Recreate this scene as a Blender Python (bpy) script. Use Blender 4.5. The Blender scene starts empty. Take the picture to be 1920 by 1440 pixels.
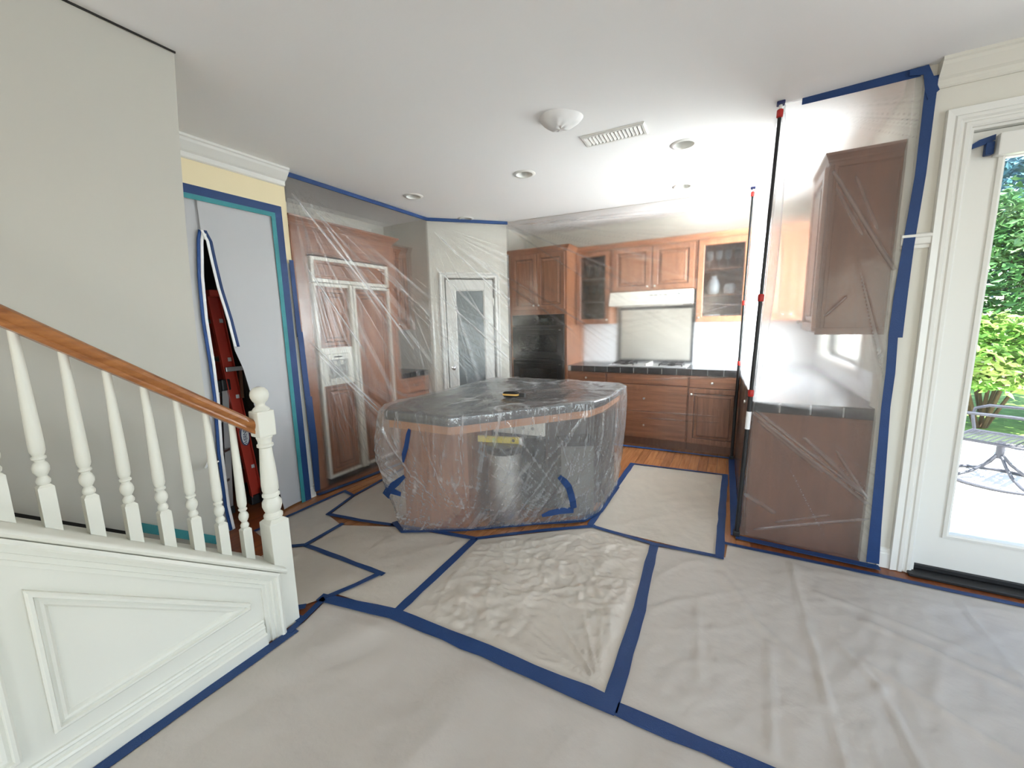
import bpy, bmesh, math, random
from mathutils import Vector, Matrix, noise
random.seed(7)
SC = bpy.context.scene
COL = SC.collection
PI = math.pi

# ------------------------------------------------------------------ camera
CAM_F = 750.3                       # focal length in pixels of the 1920 px wide frame
PITCH, ROLL, YAW = 0.14988, -0.02223, 0.50836
cy_, sy_, cp_, sp_ = math.cos(YAW), math.sin(YAW), math.cos(PITCH), math.sin(PITCH)
fwd = Vector((-sy_*cp_, cy_*cp_, -sp_)); rgt = Vector((cy_, sy_, 0)); upv = rgt.cross(fwd)
r_ = math.cos(ROLL)*rgt + math.sin(ROLL)*upv
u_ = -math.sin(ROLL)*rgt + math.cos(ROLL)*upv
cam = bpy.data.cameras.new('camera'); camo = bpy.data.objects.new('camera', cam); COL.objects.link(camo)
cam.sensor_width = 36; cam.lens = CAM_F/1920*36; cam.clip_start = 0.02; cam.clip_end = 200
camo.matrix_world = Matrix(((r_.x, u_.x, -fwd.x, 0), (r_.y, u_.y, -fwd.y, 0), (r_.z, u_.z, -fwd.z, 1.45), (0, 0, 0, 1)))
SC.camera = camo

# ------------------------------------------------------------------ world, sun, window daylight, exposure
w = bpy.data.worlds.new('sky'); SC.world = w; w.use_nodes = True
nt = w.node_tree; nt.nodes.clear()
sky = nt.nodes.new('ShaderNodeTexSky'); sky.sky_type = 'NISHITA'; sky.sun_disc = False
sky.sun_elevation = math.radians(62); sky.sun_rotation = math.radians(150)
bg = nt.nodes.new('ShaderNodeBackground'); bg.inputs['Strength'].default_value = 0.8
wo = nt.nodes.new('ShaderNodeOutputWorld')
nt.links.new(sky.outputs[0], bg.inputs[0]); nt.links.new(bg.outputs[0], wo.inputs[0])

def lamp_sun(strength, elev, az, size=0.5):
    l = bpy.data.lights.new('sun', 'SUN'); l.energy = strength; l.angle = math.radians(size); l.color = (1, .95, .87)
    o = bpy.data.objects.new('sun', l); COL.objects.link(o)
    d = Vector((math.cos(elev)*math.cos(az), math.cos(elev)*math.sin(az), math.sin(elev)))   # towards the sun
    o.rotation_euler = d.to_track_quat('Z', 'Y').to_euler(); o.location = (3, 6, 9)
lamp_sun(30.0, math.radians(66), math.radians(-50))

def window_light(name, loc, direction, sx, sz, power, color):
    l = bpy.data.lights.new(name, 'AREA'); l.shape = 'RECTANGLE'; l.size = sx; l.size_y = sz; l.energy = power; l.color = color
    o = bpy.data.objects.new(name, l); COL.objects.link(o); o.location = loc
    o.rotation_euler = Vector(direction).to_track_quat('-Z', 'Y').to_euler()
    return o
window_light('kitchen_window_daylight', (0.97, 4.17, 1.68), (-1, 0, 0), 1.25, 1.2, 500, (.93, .97, 1.0))
window_light('rear_window_daylight', (-1.3, -3.86, 1.45), (0, 1, 0), 1.7, 1.7, 56, (1.0, .965, .91))
window_light('rear_window_daylight', (1.4, -3.86, 1.45), (0, 1, 0), 1.7, 1.7, 56, (1.0, .965, .91))
window_light('side_window_daylight', (3.66, 0.3, 1.35), (-1, 0, 0), 2.3, 2.0, 95, (.82, .91, 1.0))
pl = window_light('door_portal', (1.55, 3.12, 1.2), (0, -1, 0), .9, 2.1, 1, (1, 1, 1)); pl.data.cycles.is_portal = True

vs = SC.view_settings; vs.view_transform = 'Standard'; vs.look = 'None'; vs.exposure = -0.12; vs.gamma = 1.0; vs.use_curve_mapping = False
cyc = SC.cycles; cyc.use_denoising = True; cyc.max_bounces = 11; cyc.diffuse_bounces = 4; cyc.glossy_bounces = 3
cyc.use_adaptive_sampling = True; cyc.adaptive_threshold = .035; cyc.transmission_bounces = 8; cyc.transparent_max_bounces = 16; cyc.sample_clamp_indirect = 12; cyc.blur_glossy = 0.0

# ------------------------------------------------------------------ materials
def lin(c):
    c = c/255
    return c/12.92 if c <= .04045 else ((c+.055)/1.055)**2.4
def S(r, g, b): return (lin(r), lin(g), lin(b), 1)

def newmat(name):
    m = bpy.data.materials.new(name); m.use_nodes = True
    n = m.node_tree; n.nodes.clear(); out = n.nodes.new('ShaderNodeOutputMaterial')
    return m, n, out
def coords(n, scale=(1, 1, 1), rot=(0, 0, 0), kind='Object'):
    tc = n.nodes.new('ShaderNodeTexCoord'); mp = n.nodes.new('ShaderNodeMapping')
    mp.inputs['Scale'].default_value = scale; mp.inputs['Rotation'].default_value = rot
    n.links.new(tc.outputs[kind], mp.inputs['Vector']); return mp.outputs[0]
def noise_tex(n, vec, scale, detail=3, rough=.5, dist=0):
    t = n.nodes.new('ShaderNodeTexNoise'); t.inputs['Scale'].default_value = scale; t.inputs['Detail'].default_value = detail
    t.inputs['Roughness'].default_value = rough; t.inputs['Distortion'].default_value = dist
    n.links.new(vec, t.inputs['Vector']); return t.outputs['Fac']
def ramp(n, fac, stops):
    r = n.nodes.new('ShaderNodeValToRGB'); e = r.color_ramp.elements
    e[0].position, e[0].color = stops[0]; e[1].position, e[1].color = stops[-1]
    for p, c in stops[1:-1]:
        x = e.new(p); x.color = c
    n.links.new(fac, r.inputs[0]); return r.outputs[0]
def bump_node(n, h, strength, dist=.01):
    b = n.nodes.new('ShaderNodeBump'); b.inputs['Strength'].default_value = strength; b.inputs['Distance'].default_value = dist
    n.links.new(h, b.inputs['Height']); return b.outputs[0]
def mat(name, col, rough=.5, metal=0, var=0, vscale=4, vs3=(1, 1, 1), bump=0, bscale=40, bs3=(1, 1, 1), coat=0, spec=.5, trans=0, ior=1.45, emit=None):
    m, n, out = newmat(name)
    p = n.nodes.new('ShaderNodeBsdfPrincipled'); n.links.new(p.outputs[0], out.inputs[0])
    p.inputs['Base Color'].default_value = col; p.inputs['Roughness'].default_value = rough; p.inputs['Metallic'].default_value = metal
    p.inputs['Coat Weight'].default_value = coat; p.inputs['Specular IOR Level'].default_value = spec
    p.inputs['Transmission Weight'].default_value = trans; p.inputs['IOR'].default_value = ior
    if var:
        f = noise_tex(n, coords(n, vs3), vscale, 4)
        a = tuple(c*(1-var) for c in col[:3])+(1,); b = tuple(min(1, c*(1+var)) for c in col[:3])+(1,)
        n.links.new(ramp(n, f, [(.25, a), (.75, b)]), p.inputs['Base Color'])
    if bump:
        n.links.new(bump_node(n, noise_tex(n, coords(n, bs3), bscale, 4), bump), p.inputs['Normal'])
    return m
def wood(name, c1, c2, axis, rough=.38, scale=1.0):
    m, n, out = newmat(name)
    p = n.nodes.new('ShaderNodeBsdfPrincipled'); n.links.new(p.outputs[0], out.inputs[0])
    s = [16, 16, 16]; s[axis] = 1.2
    v = coords(n, tuple(q*scale for q in s))
    f = noise_tex(n, v, 2.2, 6, .62, .4)
    n.links.new(ramp(n, f, [(.28, c1), (.72, c2)]), p.inputs['Base Color'])
    p.inputs['Roughness'].default_value = rough; p.inputs['Coat Weight'].default_value = .15; p.inputs['Coat Roughness'].default_value = .25
    n.links.new(bump_node(n, f, .06), p.inputs['Normal'])
    return m

def schlick(n, f0, normal=None, graze=.6):
    lw = n.nodes.new('ShaderNodeLayerWeight'); lw.inputs['Blend'].default_value = .5
    if normal is not None: n.links.new(normal, lw.inputs['Normal'])
    p = n.nodes.new('ShaderNodeMath'); p.operation = 'POWER'; n.links.new(lw.outputs['Facing'], p.inputs[0]); p.inputs[1].default_value = 5
    k = n.nodes.new('ShaderNodeMath'); k.operation = 'MULTIPLY_ADD'; k.use_clamp = True
    n.links.new(p.outputs[0], k.inputs[0]); k.inputs[1].default_value = graze*(1-f0); k.inputs[2].default_value = f0
    return k.outputs[0]

def plastic(name, rough, ior, haze, gloss, clear=0.0, bump=.15, bscale=6, bs3=(1, 1, 1), rot=(0, 0, 0), tint=(.97, .97, .97, 1), grough=.18, white=.3, front=.15, graze=.6):
    """polythene film: rough refraction (things touching it stay sharp, far ones blur) + milky haze + sheen"""
    m, n, out = newmat(name)
    h = noise_tex(n, coords(n, bs3, rot), bscale, 5, .6)
    nb = bump_node(n, h, bump, .02)
    rf = n.nodes.new('ShaderNodeBsdfRefraction'); rf.inputs['Color'].default_value = tint
    rf.inputs['Roughness'].default_value = rough; rf.inputs['IOR'].default_value = ior
    tp = n.nodes.new('ShaderNodeBsdfTransparent'); tp.inputs['Color'].default_value = tint
    mc = n.nodes.new('ShaderNodeMixShader'); mc.inputs[0].default_value = clear
    n.links.new(rf.outputs[0], mc.inputs[1]); n.links.new(tp.outputs[0], mc.inputs[2])
    tl = n.nodes.new('ShaderNodeBsdfTranslucent'); tl.inputs['Color'].default_value = (.9, .9, .9, 1)
    df = n.nodes.new('ShaderNodeBsdfDiffuse'); df.inputs['Color'].default_value = (.85, .85, .85, 1)
    n.links.new(nb, tl.inputs['Normal']); n.links.new(nb, df.inputs['Normal'])
    mh = n.nodes.new('ShaderNodeMixShader'); mh.inputs[0].default_value = front
    n.links.new(tl.outputs[0], mh.inputs[1]); n.links.new(df.outputs[0], mh.inputs[2])
    m2 = n.nodes.new('ShaderNodeMixShader')
    at = n.nodes.new('ShaderNodeAttribute'); at.attribute_name = 'crease'      # milkier folds; the added white also stands for glints on them
    hz = n.nodes.new('ShaderNodeMath'); hz.operation = 'MULTIPLY_ADD'; hz.use_clamp = True
    n.links.new(at.outputs['Fac'], hz.inputs[0]); hz.inputs[1].default_value = white; hz.inputs[2].default_value = haze
    n.links.new(hz.outputs[0], m2.inputs[0])
    n.links.new(mc.outputs[0], m2.inputs[1]); n.links.new(mh.outputs[0], m2.inputs[2])
    gl = n.nodes.new('ShaderNodeBsdfGlossy'); gl.inputs['Roughness'].default_value = grough; n.links.new(nb, gl.inputs['Normal'])
    m3 = n.nodes.new('ShaderNodeMixShader'); n.links.new(schlick(n, gloss, nb, graze), m3.inputs[0])
    n.links.new(m2.outputs[0], m3.inputs[1]); n.links.new(gl.outputs[0], m3.inputs[2])
    n.links.new(m3.outputs[0], out.inputs[0])
    return m
def film(name, col, tl_w, rough=.5, bump=.1, bscale=4, bs3=(1, 1, 1)):
    """opaque white sheeting that lets some light through"""
    m, n, out = newmat(name)
    nb = bump_node(n, noise_tex(n, coords(n, bs3), bscale, 4), bump, .03)
    p = n.nodes.new('ShaderNodeBsdfPrincipled'); p.inputs['Base Color'].default_value = col; p.inputs['Roughness'].default_value = rough
    n.links.new(nb, p.inputs['Normal'])
    tl = n.nodes.new('ShaderNodeBsdfTranslucent'); tl.inputs['Color'].default_value = col; n.links.new(nb, tl.inputs['Normal'])
    mx = n.nodes.new('ShaderNodeMixShader'); mx.inputs[0].default_value = tl_w
    n.links.new(p.outputs[0], mx.inputs[1]); n.links.new(tl.outputs[0], mx.inputs[2]); n.links.new(mx.outputs[0], out.inputs[0])
    return m

def tape_mat(name, col):
    return mat(name, col, .55, bump=.25, bscale=220, var=.10, vscale=9)

M = {}
M['ceil'] = mat('ceiling_paint', (.87, .86, .84, 1), .9, bump=.03, bscale=120)
M['wall'] = mat('wall_paint_cream', (.66, .635, .56, 1), .85, bump=.03, bscale=140)
M['wall_yellow'] = mat('wall_paint_yellow', (.78, .67, .44, 1), .85)
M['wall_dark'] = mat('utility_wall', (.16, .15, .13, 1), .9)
M['trim'] = mat('trim_white', (.71, .70, .655, 1), .35)
M['stair'] = mat('stair_paint_white', (.70, .685, .60, 1), .4, bump=.02, bscale=60)
M['cherry_z'] = wood('cherry_vertical', S(116, 72, 48), S(158, 106, 75), 2)
M['cherry_x'] = wood('cherry_horizontal', S(116, 72, 48), S(158, 106, 75), 0)
M['cherry_d'] = wood('cherry_dark_panel', S(102, 64, 42), S(128, 83, 57), 2, .5)
M['oak_rail'] = wood('oak_handrail', S(124, 72, 32), S(172, 112, 60), 1, .3)
M['tread'] = wood('stair_tread_oak', S(124, 72, 32), S(165, 105, 58), 0)
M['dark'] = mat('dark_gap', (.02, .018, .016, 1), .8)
M['tile'] = mat('black_tile', (.018, .018, .02, 1), .22, var=.4, vscale=6)
M['grout'] = mat('grout_white', (.62, .62, .60, 1), .8)
M['tiletop'] = mat('counter_tile_dark', (.05, .05, .055, 1), .25)
M['splash'] = mat('backsplash_white', (.78, .80, .82, 1), .3)
M['steel'] = mat('brushed_steel', (.62, .61, .58, 1), .34, 1, bump=.05, bscale=8, bs3=(1, 1, 40))
M['chrome'] = mat('chrome', (.82, .82, .82, 1), .14, 1)
M['knob'] = mat('satin_nickel_knob', (.8, .78, .74, 1), .25, .9)
M['white_app'] = mat('appliance_white', (.80, .78, .70, 1), .35)
M['black_glass'] = mat('black_glass', (.008, .008, .009, 1), .08)
M['black'] = mat('black_plastic', (.012, .012, .013, 1), .45)
M['greyscr'] = mat('dispenser_recess', (.34, .34, .32, 1), .5, var=.35, vscale=14)
M['glass'] = None
M['groove_line'] = mat('dark_groove_line', S(66, 34, 22), .5)
M['frost'] = mat('frosted_pantry_glass', (.12, .14, .145, 1), .35, var=.25, vscale=3)
M['blue'] = tape_mat('blue_painters_tape', (.0068, .037, .135, 1))
M['blue2'] = tape_mat('blue_painters_tape_light', (.013, .062, .22, 1))
M['teal'] = tape_mat('teal_tape', (.035, .24, .26, 1))
M['red'] = mat('red_collar', (.42, .02, .015, 1), .4)
M['ladder_red'] = mat('red_fibreglass', (.50, .045, .025, 1), .4, var=.1)
M['alu'] = mat('aluminium', (.6, .6, .6, 1), .35, 1)
M['iron'] = mat('wrought_iron_grey', (.055, .06, .08, 1), .5)
M['patio'] = mat('patio_concrete', (.62, .60, .57, 1), .85, var=.1)
M['lawn'] = mat('lawn', (.20, .34, .07, 1), .9, var=.4, vscale=8)
M['yellow'] = mat('yellow_level', (.72, .56, .05, 1), .4)
M['white_lbl'] = mat('white_label', (.85, .85, .85, 1), .5)
M['navy'] = mat('navy_print', (.01, .02, .10, 1), .5)
M['grey_box'] = mat('grey_bin_plastic', (.13, .12, .105, 1), .5)
M['ceramic'] = mat('white_ceramic', (.8, .8, .79, 1), .2)
M['bulb'] = mat('lamp_diffuser', (.75, .76, .76, 1), .5)

def glass_mat():
    m, n, out = newmat('window_glass')
    t = n.nodes.new('ShaderNodeBsdfTransparent'); t.inputs[0].default_value = (.96, .98, .98, 1)
    g = n.nodes.new('ShaderNodeBsdfGlossy'); g.inputs['Roughness'].default_value = .02
    x = n.nodes.new('ShaderNodeMixShader'); n.links.new(schlick(n, .035), x.inputs[0]); n.links.new(t.outputs[0], x.inputs[1]); n.links.new(g.outputs[0], x.inputs[2])
    n.links.new(x.outputs[0], out.inputs[0]); return m
M['glass'] = glass_mat()
M['cab_glass'] = glass_mat(); M['cab_glass'].name = 'shade_tinted_cabinet_glass'
[q for q in M['cab_glass'].node_tree.nodes if q.type == 'BSDF_TRANSPARENT'][0].inputs[0].default_value = (.64, .65, .66, 1)  # grey pane tint stands in for shade inside the cabinets

# ------------------------------------------------------------------ mesh helpers
class MB:
    def __init__(s): s.v = []; s.f = []
    def add(s, vs, fs):
        o = len(s.v); s.v += [tuple(p) for p in vs]; s.f += [tuple(i+o for i in f) for f in fs]; return s
    def box(s, x0, x1, y0, y1, z0, z1):
        x0, x1 = min(x0, x1), max(x0, x1); y0, y1 = min(y0, y1), max(y0, y1); z0, z1 = min(z0, z1), max(z0, z1)
        return s.add([(x0, y0, z0), (x1, y0, z0), (x1, y1, z0), (x0, y1, z0), (x0, y0, z1), (x1, y0, z1), (x1, y1, z1), (x0, y1, z1)],
                     [(0, 3, 2, 1), (4, 5, 6, 7), (0, 1, 5, 4), (1, 2, 6, 5), (2, 3, 7, 6), (3, 0, 4, 7)])
    def cbox(s, x0, x1, y0, y1, z0, z1, c):
        """box with chamfered edges on every side"""
        bm = bmesh.new(); bmesh.ops.create_cube(bm, size=1)
        for v in bm.verts: v.co = Vector(((x0+x1)/2+v.co.x*(x1-x0), (y0+y1)/2+v.co.y*(y1-y0), (z0+z1)/2+v.co.z*(z1-z0)))
        bmesh.ops.bevel(bm, geom=list(bm.edges), offset=c, segments=2, affect='EDGES', profile=.6)
        return s.frombm(bm)
    def frombm(s, bm):
        bm.verts.index_update()
        s.add([v.co.copy() for v in bm.verts], [[v.index for v in f.verts] for f in bm.faces]); bm.free(); return s
    def prism(s, poly, fn, a, b):
        """poly in 2D, fn(p, q, h) -> 3D, extruded h from a to b"""
        n = len(poly)
        vs = [fn(p, q, a) for p, q in poly]+[fn(p, q, b) for p, q in poly]
        return s.add(vs, [tuple(range(n))[::-1], tuple(range(n, 2*n))]+[(i, (i+1) % n, n+(i+1) % n, n+i) for i in range(n)])
    def rings(s, rs, cap=True, capstart=False, closed=True):
        n = len(rs[0]); vs = []; fs = []
        for r in rs: vs += r
        for k in range(len(rs)-1):
            for i in range(n if closed else n-1):
                j = (i+1) % n; fs.append((k*n+i, k*n+j, (k+1)*n+j, (k+1)*n+i))
        if cap: fs.append(tuple(range((len(rs)-1)*n, len(rs)*n)))
        if capstart: fs.append(tuple(range(n))[::-1])
        return s.add(vs, fs)
    def lathe(s, prof, c=(0, 0, 0), n=20, axis=2):
        rs = []
        for r, h in prof:
            ring = []
            for i in range(n):
                a = 2*PI*i/n; p = [r*math.cos(a), r*math.sin(a), h]
                if axis == 0: p = [p[2], p[0], p[1]]
                if axis == 1: p = [p[1], p[2], p[0]]
                ring.append((p[0]+c[0], p[1]+c[1], p[2]+c[2]))
            rs.append(ring)
        return s.rings(rs, True, True)
    def tube(s, pts, r, n=8, closed=False):
        pts = [Vector(p) for p in pts]; rs = []; m = len(pts); up = None
        for i, p in enumerate(pts):
            a = pts[(i-1) % m] if (i > 0 or closed) else p; b = pts[(i+1) % m] if (i < m-1 or closed) else p
            t = (b-a).normalized()
            if up is None: up = t.orthogonal().normalized()
            up = (up-t*up.dot(t)).normalized(); s2 = t.cross(up)
            rr = r[i] if isinstance(r, (list, tuple)) else r
            rs.append([tuple(p+rr*(math.cos(2*PI*k/n)*up+math.sin(2*PI*k/n)*s2)) for k in range(n)])
        if closed:
            rs.append(rs[0]); return s.rings(rs, False)
        return s.rings(rs, True, True)
    def bar(s, a, b, wd, ht, up=(0, 0, 1)):
        """rectangular bar from a to b, wd sideways, ht along up"""
        a, b = Vector(a), Vector(b); t = (b-a).normalized(); up = Vector(up); sd = t.cross(up).normalized(); u2 = sd.cross(t)
        q = lambda p: [tuple(p+sd*i*wd/2+u2*j*ht/2) for i, j in ((-1, -1), (1, -1), (1, 1), (-1, 1))]
        return s.rings([q(a), q(b)], True, True)
    def rectrings(s, x0, x1, z0, z1, prof):
        """concentric rectangles on the local front; prof = [(inset, y)]; last is capped"""
        rs = [[(x0+i, y, z0+i), (x1-i, y, z0+i), (x1-i, y, z1-i), (x0+i, y, z1-i)] for i, y in prof]
        return s.rings(rs, True, True)
    def sweep(s, path, prof, fn, closed=False):
        """path 2D; prof [(offset to the left of travel, h)]; fn(p, q, h) -> 3D; mitred corners"""
        P = [Vector(p) for p in path]; n = len(P); rs = []
        for i in range(n):
            a = P[i]-P[i-1] if (i > 0 or closed) else P[1]-P[0]
            b = P[(i+1) % n]-P[i] if (i < n-1 or closed) else P[-1]-P[-2]
            a = a.normalized(); b = b.normalized()
            na, nb = Vector((-a.y, a.x)), Vector((-b.y, b.x)); m = na+nb
            m = m/max(1e-6, m.length_squared)*2 if m.length > 1e-4 else na
            rs.append([fn(P[i].x+m.x*o, P[i].y+m.y*o, h) for o, h in prof])
        if closed: rs.append(rs[0])
        k = len(prof); vs = []; fs = []
        for r in rs: vs += r
        for j in range(len(rs)-1):
            for i in range(k):
                fs.append((j*k+i, j*k+(i+1) % k, (j+1)*k+(i+1) % k, (j+1)*k+i))
        if not closed: fs += [tuple(range(k))[::-1], tuple(range((len(rs)-1)*k, len(rs)*k))]
        return s.add(vs, fs)
    def grid(s, nu, nv, fn):
        vs = [fn(i/(nu-1), j/(nv-1)) for j in range(nv) for i in range(nu)]
        return s.add(vs, [(j*nu+i, j*nu+i+1, (j+1)*nu+i+1, (j+1)*nu+i) for j in range(nv-1) for i in range(nu-1)])
    def mesh(s, name, m, smooth=None):
        me = bpy.data.meshes.new(name); me.from_pydata(s.v, [], s.f)
        bm = bmesh.new(); bm.from_mesh(me); bmesh.ops.recalc_face_normals(bm, faces=bm.faces)
        if smooth is not None:
            for f in bm.faces: f.smooth = True
            if smooth < 180:
                for e in bm.edges:
                    if len(e.link_faces) == 2 and e.calc_face_angle(0) > math.radians(smooth): e.smooth = False
        bm.to_mesh(me); bm.free(); me.materials.append(M[m] if isinstance(m, str) else m)
        return me
    def crease(s, vals):
        s.cr = vals; return s
    def build(s, name, m, parent=None, smooth=None, bevel=0, solid=0):
        o = bpy.data.objects.new(name, s.mesh(name, m, smooth)); COL.objects.link(o)
        if getattr(s, 'cr', None):
            at = o.data.attributes.new('crease', 'FLOAT', 'POINT'); at.data.foreach_set('value', s.cr)
        if parent is not None: o.parent = parent
        if bevel:
            b = o.modifiers.new('bevel', 'BEVEL'); b.width = bevel; b.segments = 2; b.limit_method = 'ANGLE'; b.angle_limit = .7
        if solid:
            k = o.modifiers.new('thickness', 'SOLIDIFY'); k.thickness = solid; k.offset = 0
        return o
def B(*a): return MB().box(*a)

def tag(o, label=None, cat=None, group=None, kind=None):
    if label: o['label'] = label
    if cat: o['category'] = cat
    if group: o['group'] = group
    if kind: o['kind'] = kind
    return o
def thing(name, label, cat, loc=(0, 0, 0), rz=0, group=None, kind=None):
    o = bpy.data.objects.new(name, None); COL.objects.link(o); o.empty_display_size = .1
    o.location = loc; o.rotation_euler = (0, 0, rz)
    return tag(o, label, cat, group, kind)
def copy_tree(o, parent=None):
    c = o.copy(); COL.objects.link(c); c.parent = parent
    for ch in list(o.children): copy_tree(ch, c)
    return c
def struct(o, label=None): 
    o['kind'] = 'structure'
    if label: o['label'] = label
    return o
XY = lambda p, q, h: (p, q, h)

# ------------------------------------------------------------------ the room shell
H = 2.66
CANS = [(-1.581, 3.123), (-2.731, 3.067), (-2.79, 4.0), (-.384, 3.222), (-.493, 4.178)]
def make_ceiling():
    bm = bmesh.new()
    def loop(pts):
        vs = [bm.verts.new((x, y, H)) for x, y in pts]
        return [bm.edges.new((vs[i], vs[(i+1) % len(vs)])) for i in range(len(vs))]
    es = loop([(-4.8, -3.95), (3.75, -3.95), (3.75, 3.07), (.9, 3.07), (.9, 5.45), (-4.8, 5.45)])
    for x, y in CANS: es += loop([(x+.066*math.cos(2*PI*i/32), y+.066*math.sin(2*PI*i/32)) for i in range(32)])
    bmesh.ops.triangle_fill(bm, use_beauty=True, edges=es)
    mb = MB().frombm(bm)
    return mb.build('ceiling', 'ceil')
struct(make_ceiling(), 'flat off-white ceiling with recessed downlights')
light_block_slab = MB().box(-4.8, 3.75, -3.95, 3.07, H+.16, H+.3).box(-4.8, .9, 3.07, 5.45, H+.16, H+.3).build('light_block_slab', 'wall_dark'); struct(light_block_slab, 'unseen slab added above the ceiling to block light')  # unseen slab, added to block light from above

floor = struct(MB().prism([(-4.8, -3.95), (3.75, -3.95), (3.75, 3.0), (.9, 3.0), (.9, 5.45), (-4.8, 5.45)], XY, -.15, -.003).build('floor', wood('floor_boards_base', S(96, 48, 20), S(140, 76, 36), 1)), 'orange-brown hardwood floor under the protective sheets')
# hardwood boards in the stretch of floor that stays uncovered
M['boards'] = [wood('floor_board_%d' % i, S(146-8*i, 92-6*i, 54-3*i), S(180-9*i, 124-7*i, 80-4*i), 1, .22) for i in range(3)]
bw = .083; row = 0; x = -3.16
rb = random.Random(3)
while x < .14:
    y = 1.62 - rb.random()*.9; y_end = 4.75
    while y < y_end:
        ln = .75+rb.random()*.7; ya, yb = max(y, 1.62), min(y+ln, y_end)
        if yb-ya > .05:
            mb = MB().add([(x+.0006, ya+.0006, -.003), (x+bw-.0006, ya+.0006, -.003), (x+bw-.0006, yb-.0006, -.003), (x+.0006, yb-.0006, -.003),
                           (x+.0016, ya+.0016, 0), (x+bw-.0016, ya+.0016, 0), (x+bw-.0016, yb-.0016, 0), (x+.0016, yb-.0016, 0)],
                          [(0, 3, 2, 1), (4, 5, 6, 7), (0, 1, 5, 4), (1, 2, 6, 5), (2, 3, 7, 6), (3, 0, 4, 7)])
            mb.build('floor_board', M['boards'][rb.randrange(3)], floor)
        y += ln
    x += bw

def wall(name, axis, p0, p1, a0, a1, m, openings=(), label=None, z0=0, z1=None):
    z1 = H+.16 if z1 is None else z1
    mb = MB()
    def bx(a, b, c, d):
        if b-a < 1e-4 or d-c < 1e-4: return
        mb.box(p0, p1, a, b, c, d) if axis == 'x' else mb.box(a, b, p0, p1, c, d)
    cur = a0
    for oa, ob, oc, od in sorted(openings):
        bx(cur, oa, z0, z1); bx(oa, ob, z0, oc); bx(oa, ob, od, z1); cur = ob
    bx(cur, a1, z0, z1)
    return struct(mb.build(name, m), label)

wall('wall_left', 'x', -3.28, -3.14, -3.95, 2.055, 'wall_yellow', [(.98, 1.955, 0, 2.345)], 'pale yellow wall around the zippered doorway')
wall('wall_alcove', 'x', -4.0, -3.86, 2.055, 5.45, 'wall', (), 'cream wall behind the refrigerator cabinets')
wall('wall_alcove_side', 'y', 2.04, 2.06, -3.86, -3.281, 'wall', (), 'cream wall return beside the refrigerator cabinet')
wall('wall_back', 'y', 5.28, 5.42, -3.86, .9, 'wall', (), 'cream wall behind the range')
wall('wall_right', 'x', .76, .9, 3.07, 5.28, 'wall', [(3.55, 4.80, 1.08, 2.28)], 'cream kitchen wall with the sink window')
wall('wall_door', 'y', 2.92, 3.07, .722, 3.75, 'wall', [(.945, 1.905, 0, 2.335)], 'cream wall around the glass patio door')
wall('wall_side', 'x', 3.5, 3.64, -3.95, 2.92, 'wall', [(-.85, 1.45, .35, 2.35)], 'cream side wall with a wide window')
wall('wall_rear', 'y', -3.84, -3.7, -3.14, 3.5, 'wall', [(-2.15, -.45, .6, 2.3), (.55, 2.25, .6, 2.3)], 'cream rear wall with two windows')
# the utility room behind the zippered doorway
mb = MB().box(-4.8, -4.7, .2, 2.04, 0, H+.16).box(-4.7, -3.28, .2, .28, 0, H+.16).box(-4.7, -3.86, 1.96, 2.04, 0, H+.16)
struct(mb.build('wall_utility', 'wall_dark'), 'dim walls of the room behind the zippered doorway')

# pantry wall set across the corner, with its door
C0 = Vector((-3.17, 3.76)); C1 = Vector((-2.50, 4.43)); D45 = (C1-C0).normalized(); N45 = Vector((-D45.y, D45.x))
PANTRY = thing('wall_pantry', None, None, (C0.x, C0.y, 0), PI/4, kind='structure'); PANTRY['label'] = 'cream wall set diagonally across the corner with the pantry door'
Lp = (C1-C0).length
MB().box(0, .17, 0, .1, 0, H+.16).box(.775, Lp, 0, .1, 0, H+.16).box(.17, .775, 0, .1, 2.0, H+.16).build('wall_panel', 'wall', PANTRY)
fin = MB().prism([(-2.50, 4.43), (-2.645, 4.60), (-2.645, 5.28), (-2.70, 5.28), (-2.70, 4.60), (-2.57, 4.43)], XY, 0, H+.16).build('wall_corner', 'wall'); struct(fin, 'narrow cream wall return beside the oven cabinet')
mb = MB().prism([(-3.17, 3.76), (-3.24, 3.83), (-3.86, 3.83), (-3.86, 3.76)], XY, 0, H+.16)
struct(mb.build('wall_nook', 'wall'), 'cream wall return between counter nook and pantry')
# pantry door: casing, frame, frosted pane, knob
pd = thing('door_2', None, None, (C0.x, C0.y, 0), PI/4, kind='structure'); pd['label'] = 'white pantry door with a tall frosted glass pane'
cas_prof = [(0, 0), (0, -.012), (.012, -.022), (.03, -.018), (.05, -.024), (.062, -.02), (.066, -.008), (.066, 0)]
FX = lambda p, q, h: (p, h, q)
MB().sweep([(.775, 0), (.775, 2.0), (.17, 2.0), (.17, 0)], [(-o, h) for o, h in cas_prof], FX).build('door_casing', 'trim', pd)
dz0, dz1, dx0, dx1 = .01, 1.985, .185, .76
mb = MB().box(dx0, dx0+.11, .012, .05, dz0, dz1).box(dx1-.11, dx1, .012, .05, dz0, dz1).box(dx0+.11, dx1-.11, .012, .05, dz1-.12, dz1).box(dx0+.11, dx1-.11, .012, .05, dz0, .24)
fr = mb.build('door_frame', 'trim', pd, bevel=.004)
B(dx0+.11, dx1-.11, .026, .032, .24, dz1-.12).build('pane', 'frost', pd)
MB().sweep([(dx0+.11, .24), (dx1-.11, .24), (dx1-.11, dz1-.12), (dx0+.11, dz1-.12)], [(0, .012), (.012, .018), (.012, .026), (0, .026)], FX, True).build('glazing_bead', 'trim', pd)
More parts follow.
